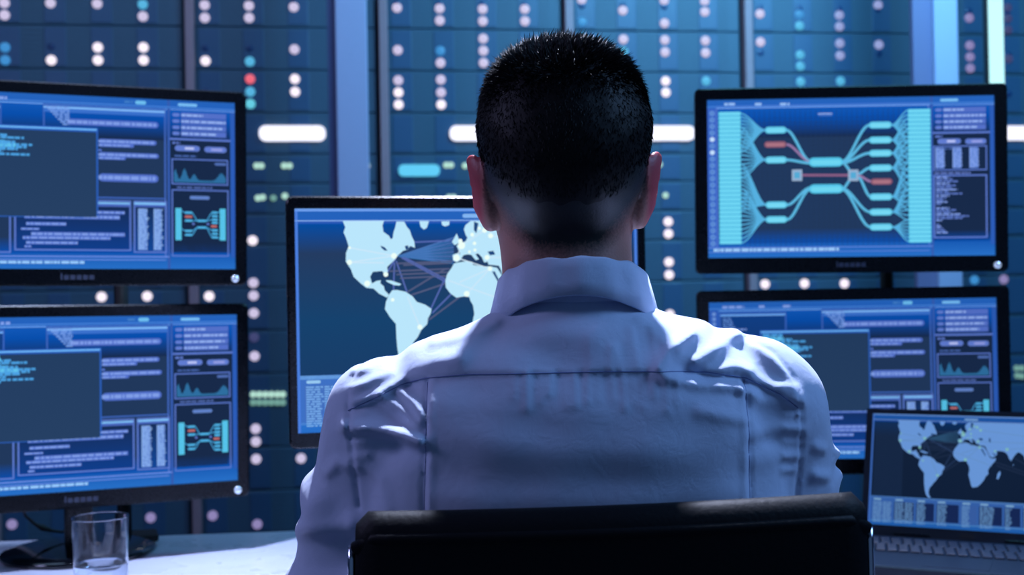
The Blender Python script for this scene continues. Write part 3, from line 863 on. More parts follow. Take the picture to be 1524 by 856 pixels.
lid = obj('lid', bm, M_laptop, lap)
bm = bmesh.new(); box(bm, -0.011, 0.011, -0.003, -0.001, -lh / 2 - .014, -lh / 2 - .006, mtx=lm); obj('lid_badge', bm, mat('badge_dark', (22, 18, 26), 0.5), lap)
map_display(lw, lh, .66, (124, 178, 255), 9, True).build('display', lap, lm)
bw = lw / 2 + .011
obj('base', B(-bw, bw, -0.245, 0.004, 0.002, 0.018, bev=0.004), M_laptop, lap)
obj('deck', B(-bw + .004, bw - .004, -0.241, -0.004, 0.0165, 0.0192, bev=0.001), M_deck, lap)
bm = bmesh.new()
for r_ in range(6):
    for c_ in range(17):
        x = -0.155 + c_ * 0.0182 + (0.003 * (r_ % 3)); y = -0.030 - r_ * 0.0178
        if x + 0.016 > 0.158: continue
        box(bm, x, x + 0.0155, y - 0.015, y, 0.019, 0.0225, bev=0.0012, seg=1)
obj('keyboard', bm, M_key, lap)
obj('touchpad', B(-0.05, 0.05, -0.225, -0.155, 0.019, 0.0198, bev=0.0004), M_deck, lap)
bm = bmesh.new(); tube(bm, [(-.12, 0.002, 0.019), (-.06, 0.002, 0.019)], 0.0055, 12); obj('hinge', bm, M_black, lap)
bm = bmesh.new(); tube(bm, [(.06, 0.002, 0.019), (.12, 0.002, 0.019)], 0.0055, 12); obj('hinge', bm, M_black, lap)

# ------------------------------------------------------------------ glass of water
gp = on_plane(151, 893, (0, 0, DZ), Vector((0, 0, 1)))
gl = thing('water_glass', 'clear straight tumbler half full of water at the desk front left', 'glass', (gp.x, gp.y, DZ))
m = bpy.data.materials.new('clear_glass'); m.use_nodes = True; nt = m.node_tree
b = nt.nodes['Principled BSDF']; b.inputs['Base Color'].default_value = (0.93, 0.96, 1, 1); b.inputs['Transmission Weight'].default_value = 1; b.inputs['Roughness'].default_value = 0.02; b.inputs['IOR'].default_value = 1.45
m2 = bpy.data.materials.new('water'); m2.use_nodes = True
b = m2.node_tree.nodes['Principled BSDF']; b.inputs['Base Color'].default_value = (0.95, 0.98, 1, 1); b.inputs['Transmission Weight'].default_value = 1; b.inputs['Roughness'].default_value = 0.0; b.inputs['IOR'].default_value = 1.33
bm = bmesh.new()
rO = lambda z: 0.0380 + 0.0035 * z / 0.1268
prof = [(0, 0.0005), (0.030, 0.0005), (0.034, 0.0006), (0.0365, 0.0018), (0.0376, 0.004), (rO(.006), 0.006), (rO(.009), 0.009)]
prof += [(rO(z), z) for z in (0.02, 0.04, 0.06, 0.08, 0.1, 0.118, 0.1235, 0.1250)] + [(rO(.126) - .0001, 0.1259), (rO(.126) - .0007, 0.12665), (rO(.126) - .0013, 0.1259)]
prof += [(rO(z) - .0015, z) for z in (0.1250, 0.1235, 0.118, 0.1, 0.08, 0.06, 0.04, 0.02, 0.0140, 0.0120)] + [(0.0355, 0.0100), (0.034, 0.0092), (0.030, 0.009), (0.0, 0.009)]
lathe(bm, prof, 96)
obj('tumbler', bm, m, gl, smooth=True)
bm = bmesh.new()
lathe(bm, [(0, 0.0085), (0.030, 0.0085), (0.0340, 0.0088), (0.0362, 0.0100)] + [(rO(z) - .0010, z) for z in (0.012, 0.014, 0.02, 0.04, 0.052, 0.0545, 0.0555)] + [(rO(.055) - .0016, 0.0553), (rO(.055) - .003, 0.0550), (0.02, 0.0550), (0, 0.0550)], 96)
obj('water', bm, m2, gl, smooth=True)

# ------------------------------------------------------------------ implicit surface tools
def sm_union(a, b, k):
    h = np.maximum(k - np.abs(a - b), 0.0) / k
    return np.minimum(a, b) - h * h * k * 0.25

class Field:
    def __init__(s, xs, ys, zs):
        s.xs, s.ys, s.zs = [np.asarray(q, np.float32) for q in (xs, ys, zs)]
        s.X = s.xs[:, None, None]; s.Y = s.ys[None, :, None]; s.Z = s.zs[None, None, :]
        s.F = np.full((len(xs), len(ys), len(zs)), 1.0, np.float32)
    def cone(s, a, b, ra, rb, k=0.03, sc=(1, 1, 1), sub=False):
        a = np.array(a, float); b = np.array(b, float); sc = np.array(sc, float)
        X, Y, Z = s.X / sc[0], s.Y / sc[1], s.Z / sc[2]; A = a / sc; Bv = b / sc
        d = Bv - A; L = float(d @ d) + 1e-12
        t_ = np.clip(((X - A[0]) * d[0] + (Y - A[1]) * d[1] + (Z - A[2]) * d[2]) / L, 0, 1)
        D = np.sqrt((X - A[0] - t_ * d[0]) ** 2 + (Y - A[1] - t_ * d[1]) ** 2 + (Z - A[2] - t_ * d[2]) ** 2) - (ra + (rb - ra) * t_)
        D = (D * min(sc)).astype(np.float32)
        s.F = -sm_union(-s.F, D, k) if sub else sm_union(s.F, D, k)
        return s
    def ell(s, c, r, k=0.03, rot=None, sub=False, p=2.0):
        X, Y, Z = s.X - c[0], s.Y - c[1], s.Z - c[2]
        if rot is not None:
            R = np.array(rot); X, Y, Z = R[0, 0] * X + R[0, 1] * Y + R[0, 2] * Z, R[1, 0] * X + R[1, 1] * Y + R[1, 2] * Z, R[2, 0] * X + R[2, 1] * Y + R[2, 2] * Z
        if p == 2.0:
            q = np.sqrt((X / r[0]) ** 2 + (Y / r[1]) ** 2 + (Z / r[2]) ** 2)
            g = np.sqrt((X / r[0] ** 2) ** 2 + (Y / r[1] ** 2) ** 2 + (Z / r[2] ** 2) ** 2) + 1e-6
            D = (q * (q - 1) / g).astype(np.float32)
        else:
            q = (np.abs(X / r[0]) ** p + np.abs(Y / r[1]) ** p + np.abs(Z / r[2]) ** p) ** (1 / p)
            D = ((q - 1) * min(r)).astype(np.float32)
        s.F = -sm_union(-s.F, D, k) if sub else sm_union(s.F, D, k)
        return s
    def mesh(s):
        F = s.F; nx, ny, nz = F.shape
        ins = F < 0
        shape = (nx - 1, ny - 1, nz - 1)
        acc = np.zeros(shape + (3,), np.float32); cnt = np.zeros(shape, np.int16)
        ax = [s.xs, s.ys, s.zs]
        for a in range(3):
            sl0 = [slice(None)] * 3; sl1 = [slice(None)] * 3
            sl0[a] = slice(0, -1); sl1[a] = slice(1, None)
            f0, f1 = F[tuple(sl0)], F[tuple(sl1)]
            I = np.argwhere(ins[tuple(sl0)] != ins[tuple(sl1)])
            v0 = f0[I[:, 0], I[:, 1], I[:, 2]]; v1 = f1[I[:, 0], I[:, 1], I[:, 2]]
            t_ = v0 / (v0 - v1)
            pos = np.stack([ax[q][I[:, q]] for q in range(3)], 1)
            pos[:, a] += t_ * (ax[a][I[:, a] + 1] - ax[a][I[:, a]])
            b, c = [q for q in range(3) if q != a]
            for db in (0, 1):
                for dc in (0, 1):
                    J = I.copy(); J[:, b] -= db; J[:, c] -= dc
                    ok = (J[:, b] >= 0) & (J[:, c] >= 0) & (J[:, b] < shape[b]) & (J[:, c] < shape[c])
                    Jk = J[ok]
                    np.add.at(acc, (Jk[:, 0], Jk[:, 1], Jk[:, 2]), pos[ok]); np.add.at(cnt, (Jk[:, 0], Jk[:, 1], Jk[:, 2]), 1)
        idx = np.full(shape, -1, np.int64); cells = np.argwhere(cnt > 0)
        idx[cells[:, 0], cells[:, 1], cells[:, 2]] = np.arange(len(cells))
        V = acc[cells[:, 0], cells[:, 1], cells[:, 2]] / cnt[cells[:, 0], cells[:, 1], cells[:, 2]][:, None]
        Q = []
        for a in range(3):
            sl0 = [slice(None)] * 3; sl1 = [slice(None)] * 3
            sl0[a] = slice(0, -1); sl1[a] = slice(1, None)
            A = ins[tuple(sl0)]; Bq = ins[tuple(sl1)]
            I = np.argwhere(A != Bq)
            b, c = [(1, 2), (2, 0), (0, 1)][a]
            ok = (I[:, b] > 0) & (I[:, c] > 0) & (I[:, b] < shape[b]) & (I[:, c] < shape[c])
            I = I[ok]
            fl = A[I[:, 0], I[:, 1], I[:, 2]]
            q = []
            for db, dc in ((1, 1), (0, 1), (0, 0), (1, 0)):
                J = I.copy(); J[:, b] -= db; J[:, c] -= dc
                q.append(idx[J[:, 0], J[:, 1], J[:, 2]])
            q = np.stack(q, 1)
            q[~fl] = q[~fl][:, ::-1]
            Q.append(q)
        Q = np.concatenate(Q); Q = Q[(Q >= 0).all(1)]
        return V, Q

def smooth_mesh(V, Q, it=2, lam=.5):
    n = len(V)
    e = np.concatenate([Q[:, [0, 1]], Q[:, [1, 2]], Q[:, [2, 3]], Q[:, [3, 0]]])
    deg = np.bincount(e[:, 0], minlength=n) + np.bincount(e[:, 1], minlength=n)
    for _ in range(it):
        for l_ in (lam, -lam * 1.04):
            A = np.zeros_like(V)
            for c_ in range(3):
                A[:, c_] = np.bincount(e[:, 0], V[e[:, 1], c_], n) + np.bincount(e[:, 1], V[e[:, 0], c_], n)
            V = V + l_ * (A / np.maximum(deg, 1)[:, None] - V)
    return V

def np_obj(name, V, Q, m, parent, smooth=True):
    me = bpy.data.meshes.new(name)
    me.vertices.add(len(V)); me.vertices.foreach_set('co', np.asarray(V, np.float32).ravel())
    me.loops.add(Q.size); me.loops.foreach_set('vertex_index', Q.astype(np.int32).ravel())
    me.polygons.add(len(Q)); me.polygons.foreach_set('loop_start', np.arange(0, Q.size, 4, dtype=np.int32))
    me.update(calc_edges=True); me.validate()
    me.polygons.foreach_set('use_smooth', [True] * len(me.polygons))
    me.materials.append(m)
    o = bpy.data.objects.new(name, me); C.objects.link(o); o.parent = parent
    return o

def axis(*segs):
    """segs: (start, end, step) joined"""
    out = []
    for a, b, st in segs:
        n = max(1, int(round((b - a) / st)))
        out += [a + (b - a) * i / n for i in range(n)]
    out.append(segs[-1][1])
    return out

# ------------------------------------------------------------------ the seated man
PX, PY = 0.0479, 1.12
man = thing('person', 'man in a pale blue shirt with short dark hair, seated with his back turned', 'person', (PX, PY, 0))

# skin with close-cropped stubble
m = bpy.data.materials.new('skin'); m.use_nodes = True; nt = m.node_tree; N = nt.nodes; Lk = nt.links
b = N['Principled BSDF']
b.inputs['Roughness'].default_value = 0.5
b.inputs['Subsurface Weight'].default_value = 0.35; b.inputs['Subsurface Radius'].default_value = (1.0, 0.3, 0.18); b.inputs['Subsurface Scale'].default_value = 0.010
a1 = N.new('ShaderNodeAttribute'); a1.attribute_name = 'hair_density'
tc = N.new('ShaderNodeTexCoord'); no = N.new('ShaderNodeTexNoise'); no.inputs['Scale'].default_value = 420; no.inputs['Detail'].default_value = 3
Lk.new(tc.outputs['Object'], no.inputs['Vector'])
ad = N.new('ShaderNodeMath'); ad.operation = 'MULTIPLY_ADD'; ad.inputs[1].default_value = 0.5; ad.inputs[2].default_value = -0.25
Lk.new(no.outputs['Fac'], ad.inputs[0])
a2 = N.new('ShaderNodeMath'); a2.operation = 'ADD'; Lk.new(a1.outputs['Fac'], a2.inputs[0]); Lk.new(ad.outputs[0], a2.inputs[1])
mr = N.new('ShaderNodeMapRange'); mr.inputs['From Min'].default_value = 0.12; mr.inputs['From Max'].default_value = 0.75; Lk.new(a2.outputs[0], mr.inputs['Value'])
mx = N.new('ShaderNodeMix'); mx.data_type = 'RGBA'; mx.inputs['A'].default_value = lin((174, 122, 110)); mx.inputs['B'].default_value = lin((14, 12, 14))
Lk.new(mr.outputs['Result'], mx.inputs['Factor'])
a3 = N.new('ShaderNodeAttribute'); a3.attribute_name = 'ear_blush_glow'  # redder ear skin, with light shining through the ears put into the colour
m3 = N.new('ShaderNodeMix'); m3.data_type = 'RGBA'; m3.inputs['B'].default_value = lin((178, 74, 82)); Lk.new(a3.outputs['Fac'], m3.inputs['Factor']); Lk.new(mx.outputs['Result'], m3.inputs['A']); Lk.new(m3.outputs['Result'], b.inputs['Base Color'])
bp = N.new('ShaderNodeBump'); bp.inputs['Strength'].default_value = 0.25; bp.inputs['Distance'].default_value = 0.001; Lk.new(no.outputs['Fac'], bp.inputs['Height']); Lk.new(bp.outputs['Normal'], b.inputs['Normal'])
M_skin = m

# joints, local to the man (x right, y towards the screens, z up from the floor)
HX = 0.003
SH = {-1: (-0.168, 0.000, 1.057), 1: (0.188, 0.000, 1.063)}
EL = {-1: (-0.246, 0.085, 0.815), 1: (0.246, 0.085, 0.815)}
WR = {-1: (-0.150, 0.330, 0.785), 1: (0.150, 0.330, 0.785)}
HIP = {-1: (-0.09, 0.0, 0.56), 1: (0.09, 0.0, 0.56)}
KN = {-1: (-0.13, 0.43, 0.54), 1: (0.13, 0.43, 0.54)}
AN = {-1: (-0.13, 0.42, 0.10), 1: (0.13, 0.42, 0.10)}

def head_prims(f, off=0.0):
    f.ell((HX, 0.012, 1.317), (0.0765 + off, 0.097 + off, 0.087 + off), 0.02, p=2.25)
    f.ell((HX, -0.035, 1.318), (0.066 + off, 0.060 + off, 0.066 + off), 0.03)
    f.ell((HX, 0.052, 1.258), (0.058 + off, 0.062 + off, 0.072 + off), 0.03)
    return f

f = Field(axis((-0.36, -0.104, 0.009), (-0.104, 0.104, 0.0021), (0.104, 0.36, 0.009)),
          axis((-0.18, -0.10, 0.008), (-0.10, 0.15, 0.0028), (0.15, 0.62, 0.011)),
          axis((0.0, 1.10, 0.012), (1.10, 1.20, 0.004), (1.20, 1.43, 0.0021)))
# trunk (kept inside the clothes)
f.ell((0.008, 0.01, 0.99), (0.160, 0.085, 0.17), 0.05); f.ell((0.005, 0.015, 0.78), (0.135, 0.085, 0.22), 0.06); f.ell((0, 0.0, 0.59), (0.145, 0.095, 0.095), 0.05)
for s_ in (-1, 1):
    f.cone((s_ * 0.03 + .006, 0.0, 1.105), (SH[s_][0] * .92, 0.0, 1.066), 0.034, 0.032, 0.02)
    f.cone(SH[s_], EL[s_], 0.042, 0.034, 0.03); f.cone(EL[s_], WR[s_], 0.034, 0.022, 0.01)
    f.cone(HIP[s_], KN[s_], 0.070, 0.050, 0.03); f.cone(KN[s_], AN[s_], 0.048, 0.030, 0.01)
    f.cone((AN[s_][0], AN[s_][1], 0.06), (AN[s_][0] * 1.05, AN[s_][1] + 0.13, 0.035), 0.034, 0.022, 0.03)
f.cone((HX + .004, 0.002, 1.11), (HX, 0.016, 1.27), 0.064, 0.0600, 0.035, sc=(1, 1.0, 1))
head_prims(f)
# face: brow, nose, lips, chin, eye sockets
f.cone((-0.03, 0.098, 1.326), (0.03, 0.098, 1.326), 0.011, 0.011, 0.012)
f.cone((0, 0.106, 1.318), (0, 0.128, 1.272), 0.008, 0.011, 0.010); f.ell((0, 0.118, 1.268), (0.017, 0.012, 0.010), 0.008)
f.ell((-0.031, 0.112, 1.309), (0.016, 0.016, 0.011), 0.010, sub=True); f.ell((0.031, 0.112, 1.309), (0.016, 0.016, 0.011), 0.010, sub=True)
f.ell((0, 0.108, 1.244), (0.024, 0.010, 0.006), 0.006); f.ell((0, 0.106, 1.232), (0.021, 0.010, 0.006), 0.006)
f.ell((0, 0.094, 1.202), (0.026, 0.022, 0.018), 0.02)
# ears: shell leaning out and back, hollow behind the rim
for s_ in (-1, 1):
    a = s_ * math.radians(28)          # flare about the vertical
    tl = s_ * math.radians(12)
    Rz = np.array([[math.cos(a), -math.sin(a), 0], [math.sin(a), math.cos(a), 0], [0, 0, 1]])
    Ry = np.array([[math.cos(tl), 0, -math.sin(tl)], [0, 1, 0], [math.sin(tl), 0, math.cos(tl)]])
    R = Ry @ Rz
    cx = HX + s_ * 0.0805
    f.ell((cx + s_ * .0008, -0.004, 1.284), (0.0078, 0.0200, 0.0290), 0.004, rot=R)
    f.ell((cx - s_ * 0.0085, 0.002, 1.255), (0.0075, 0.0120, 0.0150), 0.008, rot=R)
    f.ell((cx + s_ * 0.010, 0.006, 1.286), (0.0068, 0.0125, 0.0205), 0.004, rot=R, sub=True)
V, Q = f.mesh(); V = smooth_mesh(V, Q, 2)
head_body = (V, Q)

# hands (fine grid each), joined with the body mesh inside the cuffs
def hand(s_):
    wx, wy, wz = WR[s_]
    g = Field(axis((wx - .075, wx + .075, .0022)), axis((wy - .03, wy + .21, .0022)), axis((DZ - .006, DZ + .085, .0022)))
    g.cone((wx, wy - .02, wz), (wx, wy + .02, wz - .006), 0.024, 0.022, 0.01, sc=(1.1, 1, .85))
    pz = DZ + 0.030
    palm = (wx - s_ * 0.004, wy + 0.065, pz)
    g.ell(palm, (0.040, 0.050, 0.016), 0.02)
    for q, (dx, L, sp) in enumerate(((-.028, .066, -.10), (-.0095, .076, -.03), (.0095, .072, .04), (.028, .056, .14))):
        dx *= s_; sp *= s_
        b0 = (wx + dx * .9, wy + 0.098, pz + .004); b1 = (b0[0] + sp * .03, b0[1] + L * .42, pz + .010); b2 = (b1[0] + sp * .02, b1[1] + L * .33, pz - .004); b3 = (b2[0] + sp * .01, b2[1] + L * .18, DZ + .0098)
        g.cone((wx + dx * .7, wy + .07, pz), b0, .0095, .0092, .008); g.cone(b0, b1, .0090, .0082, .003); g.cone(b1, b2, .0080, .0074, .003); g.cone(b2, b3, .0074, .0066, .003)
    t0 = (wx - s_ * .026, wy + .040, pz - .002); t1 = (wx - s_ * .050, wy + .078, pz - .004); t2 = (wx - s_ * .058, wy + .105, DZ + .013)
    g.cone(t0, t1, .0125, .0100, .008); g.cone(t1, t2, .0095, .0078, .003)
    return g.mesh()
VV, QQ = [head_body[0]], [head_body[1]]; off = len(V)
for s_ in (-1, 1):
    v_, q_ = hand(s_); v_ = smooth_mesh(v_, q_, 1)
    VV.append(v_); QQ.append(q_ + off); off += len(v_)
V = np.concatenate(VV); Q = np.concatenate(QQ)
body = np_obj('body', V, Q, M_skin, man)
# the hairline: a soft fade at sides and nape
def hair_mask(x, y, z):
    """1 = full hair, 0 = none (local coordinates)"""
    ax_ = abs(x - HX)
    low = 1.238 + 0.95 * max(0.0, ax_ - 0.028)   # nape line, rising to the sides
    if y > 0.0: low = max(low, 1.300 + 0.2 * (y))
    if y > 0.07: low = max(low, 1.30 + (y - 0.07) * 2.2)
    k = (z - (low - 0.034)) / (0.030 + 0.3 * max(0.0, ax_ - 0.02))
    return min(1.0, max(0.0, k))
at_ = body.data.attributes.new('hair_density', 'FLOAT', 'POINT')
co = np.empty(len(body.data.vertices) * 3, np.float32); body.data.vertices.foreach_get('co', co); co = co.reshape(-1, 3)
dens = np.zeros(len(co), np.float32)
sel = np.where(co[:, 2] > 1.2)[0]
for i in sel:
    x, y, z = co[i]
    if abs(x - HX) > 0.0765 and z < 1.316: continue
    dens[i] = hair_mask(x, y, z) * 0.95
at_.data.foreach_set('value', dens)
bl = np.clip((np.abs(co[:, 0] - HX) - 0.0735) / 0.006, 0, 1) * ((co[:, 2] > 1.235) & (co[:, 2] < 1.322) & (np.abs(co[:, 1]) < .045))
body.data.attributes.new('ear_blush_glow', 'FLOAT', 'POINT').data.foreach_set('value', bl.astype(np.float32))
for s_ in (-1, 1):
    bm = bmesh.new(); bmesh.ops.create_uvsphere(bm, u_segments=20, v_segments=12, radius=0.0115, matrix=Matrix.Translation((s_ * 0.031, 0.093, 1.309)))
    obj('eye', bm, M_eye, man, smooth=True)

# hair: a close cap plus several thousand short strands
m = bpy.data.materials.new('dark_hair'); m.use_nodes = True; nt = m.node_tree
b = nt.nodes['Principled BSDF']; b.inputs['Base Color'].default_value = lin((15, 12, 14)); b.inputs['Roughness'].default_value = 0.56; b.inputs['Specular IOR Level'].default_value = 0.22
no = nt.nodes.new('ShaderNodeTexNoise'); no.inputs['Scale'].default_value = 260; bp = nt.nodes.new('ShaderNodeBump'); bp.inputs['Strength'].default_value = 0.25; bp.inputs['Distance'].default_value = 0.001
tcn = nt.nodes.new('ShaderNodeTexCoord'); nt.links.new(tcn.outputs['Object'], no.inputs['Vector']); nt.links.new(no.outputs['Fac'], bp.inputs['Height']); nt.links.new(bp.outputs['Normal'], b.inputs['Normal'])
M_hair = m
g = Field(axis((-0.10, 0.10, 0.003)), axis((-0.12, 0.13, 0.003)), axis((1.23, 1.44, 0.003)))
head_prims(g, 0.0035)
X, Y, Z = np.broadcast_arrays(g.X, g.Y, g.Z)
g.F = g.F - 0.003 * np.clip((Z - 1.355) / 0.05, 0, 1)
lowm = 1.238 + 0.95 * np.maximum(0, np.abs(X - HX) - 0.028) + 0.022
lowm = np.where(Y > 0.0, np.maximum(lowm, 1.312 + 0.2 * Y), lowm); lowm = np.where(Y > .07, np.maximum(lowm, 1.30 + (Y - .07) * 2.2), lowm)
thin = (lowm + 0.020 - Z) * 0.16         # thins out towards the fade
g.F = (g.F + np.clip(thin, -0.002, 0.01)).astype(np.float32)
g.F += (0.0005 * np.sin(X * 260 + Y * 90) * np.sin(Y * 230 + Z * 120) * np.sin(Z * 250 + 1.3)).astype(np.float32)
hv, hq = g.mesh()
hair = np_obj('hair', hv, hq, M_hair, man)
bv = BVHTree.FromPolygons([tuple(v) for v in hv], [tuple(q) for q in hq.tolist()])
R = random.Random(11)
sv, sf = [], []
cnt_s = 0
while cnt_s < 26000:
    th = R.uniform(0, 2 * PI); ph = math.acos(R.uniform(-0.55, 1))
    d = Vector((math.sin(ph) * math.cos(th), math.sin(ph) * math.sin(th), math.cos(ph)))
    o_ = Vector((0, 0.005, 1.325))
    loc, nrm, _, dist = bv.ray_cast(o_ + d * 0.25, -d)
    if loc is None: continue
    hm = hair_mask(loc.x, loc.y, loc.z)
    if hm < 0.15 + 0.5 * R.random(): continue
    cnt_s += 1
    if nrm.dot(d) < 0: nrm = -nrm
    top = max(0.0, min(1.0, (loc.z - 1.35) / 0.055))
    L = (0.0036 + 0.0022 * R.random()) * hm + 0.0105 * top * (0.5 + 0.9 * R.random())
    down = Vector((0, 0, -1)); fwd = Vector((0.30, 0.85, 0.1))
    flow = (down * (1 - top) * 1.3 + fwd * top * 0.9)
    flow = (flow - nrm * flow.dot(nrm))
    jit = Vector((R.gauss(0, .28), R.gauss(0, .28), R.gauss(0, .28)))
    dr = (nrm * (0.42 + 0.45 * top) + flow * 0.9 + jit).normalized()
    d2 = (dr + flow * 0.7).normalized()
    p0 = loc - nrm * 0.001; p1 = p0 + dr * L * .55; p2 = p1 + d2 * L * .5
    r0 = 0.00042 + 0.00025 * top
    a = dr.cross(Vector((0.3, 0.5, 0.8))).normalized(); c2 = dr.cross(a)
    b0 = len(sv)
    for p_, r_ in ((p0, r0), (p1, r0 * .8)):
        for q in range(3):
            an = 2 * PI * q / 3
            sv.append(tuple(p_ + (a * math.cos(an) + c2 * math.sin(an)) * r_))
    sv.append(tuple(p2))
    for q in range(3):
        q2 = (q + 1) % 3
        sf.append((b0 + q, b0 + q2, b0 + 3 + q2, b0 + 3 + q)); sf.append((b0 + 3 + q, b0 + 3 + q2, b0 + 6))
me = bpy.data.meshes.new('hair_strands'); me.from_pydata(sv, [], sf); me.materials.append(M_hair)
o = bpy.data.objects.new('hair_strands', me); C.objects.link(o); o.parent = hair; o['kind'] = 'stuff'

# ---- shirt
m = bpy.data.materials.new('shirt_cotton'); m.use_nodes = True; nt = m.node_tree
b = nt.nodes['Principled BSDF']; b.inputs['Base Color'].default_value = lin((196, 208, 236)); b.inputs['Roughness'].default_value = 0.75; b.inputs['Sheen Weight'].default_value = 0.25; b.inputs['Specular IOR Level'].default_value = 0.3
tcn = nt.nodes.new('ShaderNodeTexCoord'); n1 = nt.nodes.new('ShaderNodeTexNoise'); n1.inputs['Scale'].default_value = 55; n1.inputs['Detail'].default_value = 5; n1.inputs['Distortion'].default_value = 0.6
n2 = nt.nodes.new('ShaderNodeTexWave'); n2.inputs['Scale'].default_value = 420; n2.inputs['Distortion'].default_value = 1.0
mxx = nt.nodes.new('ShaderNodeMath'); mxx.operation = 'MULTIPLY_ADD'; mxx.inputs[1].default_value = 0.08
nt.links.new(tcn.outputs['Object'], n1.inputs['Vector']); nt.links.new(tcn.outputs['Object'], n2.inputs['Vector'])
nt.links.new(n2.outputs['Fac'], mxx.inputs[0]); nt.links.new(n1.outputs['Fac'], mxx.inputs[2])
bp = nt.nodes.new('ShaderNodeBump'); bp.inputs['Strength'].default_value = 0.35; bp.inputs['Distance'].default_value = 0.003; nt.links.new(mxx.outputs[0], bp.inputs['Height']); nt.links.new(bp.outputs['Normal'], b.inputs['Normal'])
M_shirt = m

def s2l(px, py, depth=1.03):
    d = ray(px, py); p = cam_loc + d * (depth / d.y)
    return p.x - PX, p.z

g = Field(axis((-0.33, -0.27, .006), (-0.27, 0.29, .0026), (0.29, 0.34, .006)),
          axis((-0.15, 0.03, .0028), (0.03, 0.13, .0045), (0.13, 0.36, .007)),
          axis((0.56, 0.90, .008), (0.90, 1.20, .0026)))
g.ell((0.010, -0.004, 0.985), (0.192, 0.112, 0.175), 0.03, p=2.6)
g.ell((0.005, 0.005, 0.78), (0.168, 0.112, 0.26), 0.06, p=2.4)
g.ell((0.0, 0.01, 0.62), (0.172, 0.122, 0.10), 0.05, p=2.4)
g.cone((-0.045, -0.002, 1.101), (-0.163, 0.000, 1.072), 0.052, 0.053, 0.025)
g.cone((0.052, -0.002, 1.113), (0.176, 0.000, 1.081), 0.054, 0.055, 0.025)
g.cone((0.008, -0.004, 1.08), (0.009, -0.001, 1.125), 0.080, 0.0745, 0.02)
for s_ in (-1, 1):
    e = (EL[s_][0], EL[s_][1], EL[s_][2])
    g.cone(SH[s_], e, 0.0565, 0.049, 0.022)
    g.cone(e, (WR[s_][0], WR[s_][1] + .0, WR[s_][2]), 0.049, 0.033, 0.012)
X, Y, Z = np.broadcast_arrays(g.X, g.Y, g.Z)
back = np.clip((0.05 - Y) / 0.06, 0, 1).astype(np.float32)
def ridge(pts, wdt, h, py_scale=1.0):
    P_ = [s2l(*p) for p in pts]
    D = np.full(X[:, 0, :].shape, 9.0, np.float32)
    X2, Z2 = g.X[:, 0, :], g.Z[:, 0, :]
    tt_end = None
    for (x0, z0), (x1, z1) in zip(P_, P_[1:]):
        dx, dz = x1 - x0, z1 - z0; L = dx * dx + dz * dz + 1e-12
        t_ = np.clip(((X2 - x0) * dx + (Z2 - z0) * dz) / L, 0, 1)
        D = np.minimum(D, np.hypot(X2 - x0 - t_ * dx, Z2 - z0 - t_ * dz))
    g.F -= (h * np.exp(-(D / wdt) ** 2))[:, None, :].astype(np.float32) * back
mmu = 0.001
# left shoulder
ridge([(505, 640), (550, 641), (600, 648), (626, 656)], 6.5 * mmu, 9 * mmu)
ridge([(560, 668), (625, 676)], 9 * mmu, -3 * mmu)
ridge([(590, 586), (612, 600), (630, 622)], 4.5 * mmu, 4 * mmu)
ridge([(560, 594), (590, 612), (618, 632)], 4.5 * mmu, 3 * mmu)
ridge([(600, 560), (640, 540), (680, 535)], 9 * mmu, 3 * mmu)
ridge([(512, 588), (545, 570), (570, 560)], 5 * mmu, 3 * mmu)
ridge([(518, 606), (560, 590), (590, 570)], 4 * mmu, 2.5 * mmu)
ridge([(520, 560), (560, 545)], 5 * mmu, 2 * mmu)
ridge([(575, 540), (600, 575)], 14 * mmu, -5 * mmu)
ridge([(640, 512), (690, 500), (735, 480)], 6 * mmu, 2.5 * mmu)
ridge([(520, 690), (560, 720), (570, 760)], 9 * mmu, 3 * mmu)
ridge([(470, 720), (490, 700), (520, 705)], 6 * mmu, 3.5 * mmu)
# right shoulder
ridge([(978, 548), (1000, 520), (1040, 498)], 5 * mmu, 4 * mmu)
ridge([(985, 560), (1040, 572), (1100, 578), (1130, 590)], 5 * mmu, 4.5 * mmu)
ridge([(1040, 540), (1075, 520), (1120, 500)], 6 * mmu, 4 * mmu)
ridge([(1060, 556), (1100, 548), (1130, 552)], 5 * mmu, 3 * mmu)
ridge([(1020, 555), (1055, 560)], 8 * mmu, -3 * mmu)
ridge([(1090, 500), (1130, 530), (1150, 570)], 10 * mmu, -4 * mmu)
ridge([(1125, 560), (1160, 580), (1200, 592)], 6 * mmu, 4 * mmu)
ridge([(1120, 600), (1160, 600), (1205, 606)], 6 * mmu, 2.2 * mmu)
ridge([(1120, 650), (1160, 640), (1210, 648)], 7 * mmu, 1.4 * mmu)
ridge([(1118, 664), (1160, 658), (1200, 664)], 6 * mmu, -1.2 * mmu)
ridge([(1118, 690), (1170, 684), (1205, 690)], 8 * mmu, 1 * mmu)
ridge([(1150, 520), (1185, 560), (1205, 600)], 5 * mmu, 2.5 * mmu)
ridge([(1040, 610), (1090, 622), (1112, 626)], 6 * mmu, 2 * mmu)
ridge([(1235, 676), (1252, 682)], 5 * mmu, 3 * mmu)
ridge([(1238, 722), (1262, 728)], 6 * mmu, 4 * mmu)
# gathers beneath the yoke
RR = random.Random(4)
for q in range(15):
    x_ = 770 + q * 17 + RR.uniform(-4, 4)
    ridge([(x_, 556), (x_ + RR.uniform(-3, 4), 556 + RR.uniform(22, 52))], 3.4 * mmu, RR.uniform(.7, 1.9) * mmu)
for q in range(9):
    x_ = 880 + q * 14
    ridge([(x_, 548), (x_ - RR.uniform(-2, 10), 548 - RR.uniform(22, 60))], 4 * mmu, RR.uniform(.6, 1.6) * mmu)
